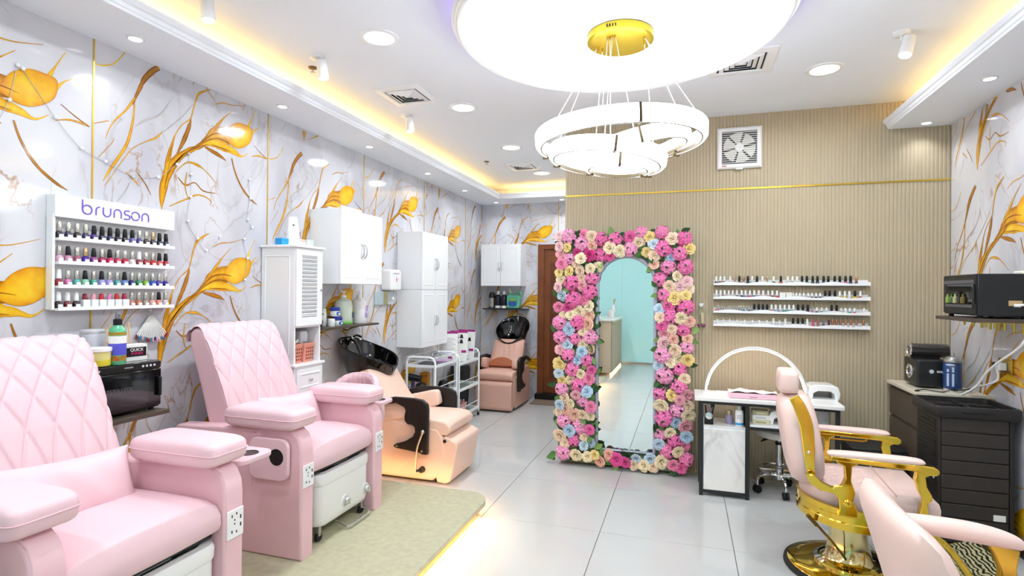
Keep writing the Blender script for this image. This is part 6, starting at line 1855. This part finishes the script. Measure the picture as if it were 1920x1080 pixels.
# wall shelf with black sterilizer box, its cable and sockets
rs = thing('wall_shelf', 'dark wall shelf with gold brackets on the right marble wall', 'shelf', (XR, 4.065, 1.402))
obj('board', MB().box(-.325, -.235, -.022, -.002, .23, 0), BROWN, rs, bev=.002)
for y in (-.12, .14):
    b = MB()
    for k in range(5): b.cyl((-.02 - .045 * k, y, -.022), (-.02 - .045 * k, y, -.045 - .045 * (1 - k / 5)), .007, n=6)
    b.box(-.24, y - .01, -.03, -.003, y + .01, -.022)
    obj('bracket', b, GOLDM, rs)
ub = thing('sterilizer_box', 'black sterilizer box with bottles inside on the right wall shelf', 'sterilizer', (1.72, 4.055, 1.4025))
obj('body', MB().box(-.105, -.215, .014, .165, .215, .26), mat('box_black', '#222224', .35), ub, bev=.006)
fd = obj('front_door', MB().box(-.112, -.21, .022, -.1055, .21, .255), BLACK, ub, bev=.002)
obj('window', MB().box(-.1132, -.17, .075, -.1122, .17, .20), mat('window_dark', '#0d0d10', .06), fd, smooth=None)
obj('grey_rail', MB().box(-.116, -.19, .205, -.112, .19, .225).box(-.116, -.17, .06, -.112, .17, .078), mat('rail_grey', '#5c5c60', .4), fd, smooth=None)
obj('handle', MB().box(-.125, -.20, .08, -.112, -.185, .20), BLKG, fd, bev=.003)
for i in range(5):
    obj('stored_bottle', MB().lathe([(.014, 0), (.014, .035), (.007, .04), (.007, .055), (.001, .056)], n=10), POLISH, ub, loc=(-.118, .13 - .05 * i, .085), col=['#8a9a4a', '#4a6a3a', '#a8a878', '#3a3a30', '#6a5a2a'][i])
obj('rating_plate', MB().box(.04, -.2162, .075, .105, -.215, .105), mat('plate_tan', '#c8a878', .5), ub, smooth=None)
for x in (-.08, .13):
    for y in (-.18, .18): obj('foot', MB().cyl((x, y, 0), (x, y, .015), .014, n=10), RUBBER, ub)
sk_ = thing('wall_socket', 'gold wall socket with white plug on the right wall', 'socket', (XR, 4.16, 1.10))
obj('plate', MB().box(-.012, -.075, -.045, -.001, .075, .045), GOLDM, sk_, bev=.003)
obj('plug', MB().box(-.055, -.03, -.028, -.012, .02, .022), PLAST, sk_, bev=.006)
obj('plug', MB().box(-.05, .035, -.02, -.012, .065, .018), BLACK, sk_, bev=.006)
wc = thing('white_cable', 'thick white power cable hanging from the shelf box', 'cable', (1.80, 3.82, 1.48))
obj('cable', MB().tube(spl([(0, 0.018, 0), (.04, -.01, .0), (.06, -.01, -.06), (.04, .05, -.22), (.0, .2, -.34), (-.03, .28, -.42), (-.06, .34, -.52), (-.10, .42, -.585)], 8), .007, 8), PLAST, wc)
obj('plug_end', MB().cyl((-.015, .02, 0), (.012, .01, 0), .010, n=10), PLAST, wc)
wc2 = thing('white_cable', 'white cable looping from the wall plug to the worktop', 'cable', (1.84, 4.14, 1.08))
obj('cable', MB().tube(spl([(.0, -.01, -.01), (-.02, -.05, -.06), (-.05, .0, -.10), (-.07, .1, -.13), (-.06, .18, -.17)], 8), .0065, 8), PLAST, wc2)
obj('strain_relief', MB().cyl((.004, 0, -.005), (-.006, -.022, -.025), .009, .007, 8), PLAST, wc2)
wa = thing('wall_adapter', 'white wall adapter above the right wall shelf', 'adapter', (XR, 3.90, 1.60))
obj('case', MB().box(-.07, -.06, -.07, -.001, .05, .08), mat('adapter_cream', '#ece6d8', .4), wa, bev=.008)
obj('vent_lines', MB().box(-.072, -.04, -.02, -.07, .03, -.016).box(-.072, -.04, 0, -.07, .03, .004), LG, wa, smooth=None)

# ================================================================= reception end of the salon (seen in the mirror)
rc = thing('reception_counter', 'curved beige fluted reception counter seen in the mirror', 'counter', (0, 0, 0))
obj('core', MB().box(-1.95, -2.05, .05, -1.30, -.45, 1.0), mat('counter_beige', '#c9b8a0', .5), rc)
g = MB()
fpr = flutes(-2.05, -.45, .06, .97, 0)
g.v = [(-1.288 - (y - 0), x, z) for x, y, z in fpr.v]; g.f = fpr.f
obj('fluted_front', g, flute_m, rc, smooth=25)
obj('gold_trim', MB().box(-1.30, -2.06, .965, -1.28, -.44, .985), GOLDM, rc)
obj('counter_top', MB().box(-2.0, -2.1, 1.0, -1.24, -.40, 1.03), mat('counter_stone', '#e9e6e0', .2), rc, bev=.004)
obj('led_plinth', MB().box(-1.32, -2.04, .0, -1.30, -.46, .05), mat('led_warm', '#ffd9a0', .5, emit=6), rc, smooth=None)
vs_ = thing('ring_vase', 'white ring vase with dried grass on the reception counter', 'vase', (-1.42, -1.75, 1.0305))
obj('ring', MB().tube([(.0, .075 * math.cos(a), .135 + .085 * math.sin(a)) for a in [2 * PI * i / 28 for i in range(28)]], .035, 12, True), PLAST, vs_, smooth=70)
obj('foot', MB().lathe([(.04, 0), (.045, .006), (.03, .02)], n=18), PLAST, vs_)
for i in range(5): obj('grass_stem', MB().tube(spl([(0, .01 * i - .02, .23), (.01, .03 * i - .05, .3), (.02, .05 * i - .1, .36)], 4), [.003 + .008 * min(1, k / 8) for k in range(9)], 6), mat('dry_grass', '#d9b98c', .8), vs_)
tbx = thing('tissue_box', 'white round tissue box on the reception counter', 'tissue box', (-1.42, -1.35, 1.0305))
obj('box', MB().lathe([(.06, 0), (.065, .01), (.065, .13), (.055, .14), (.001, .142)], n=26), PLAST, tbx)
obj('blue_card', MB().box(.02, -.2, 0, .025, -.12, .06), mat('card_blue', '#3a6ab0', .5), tbx)
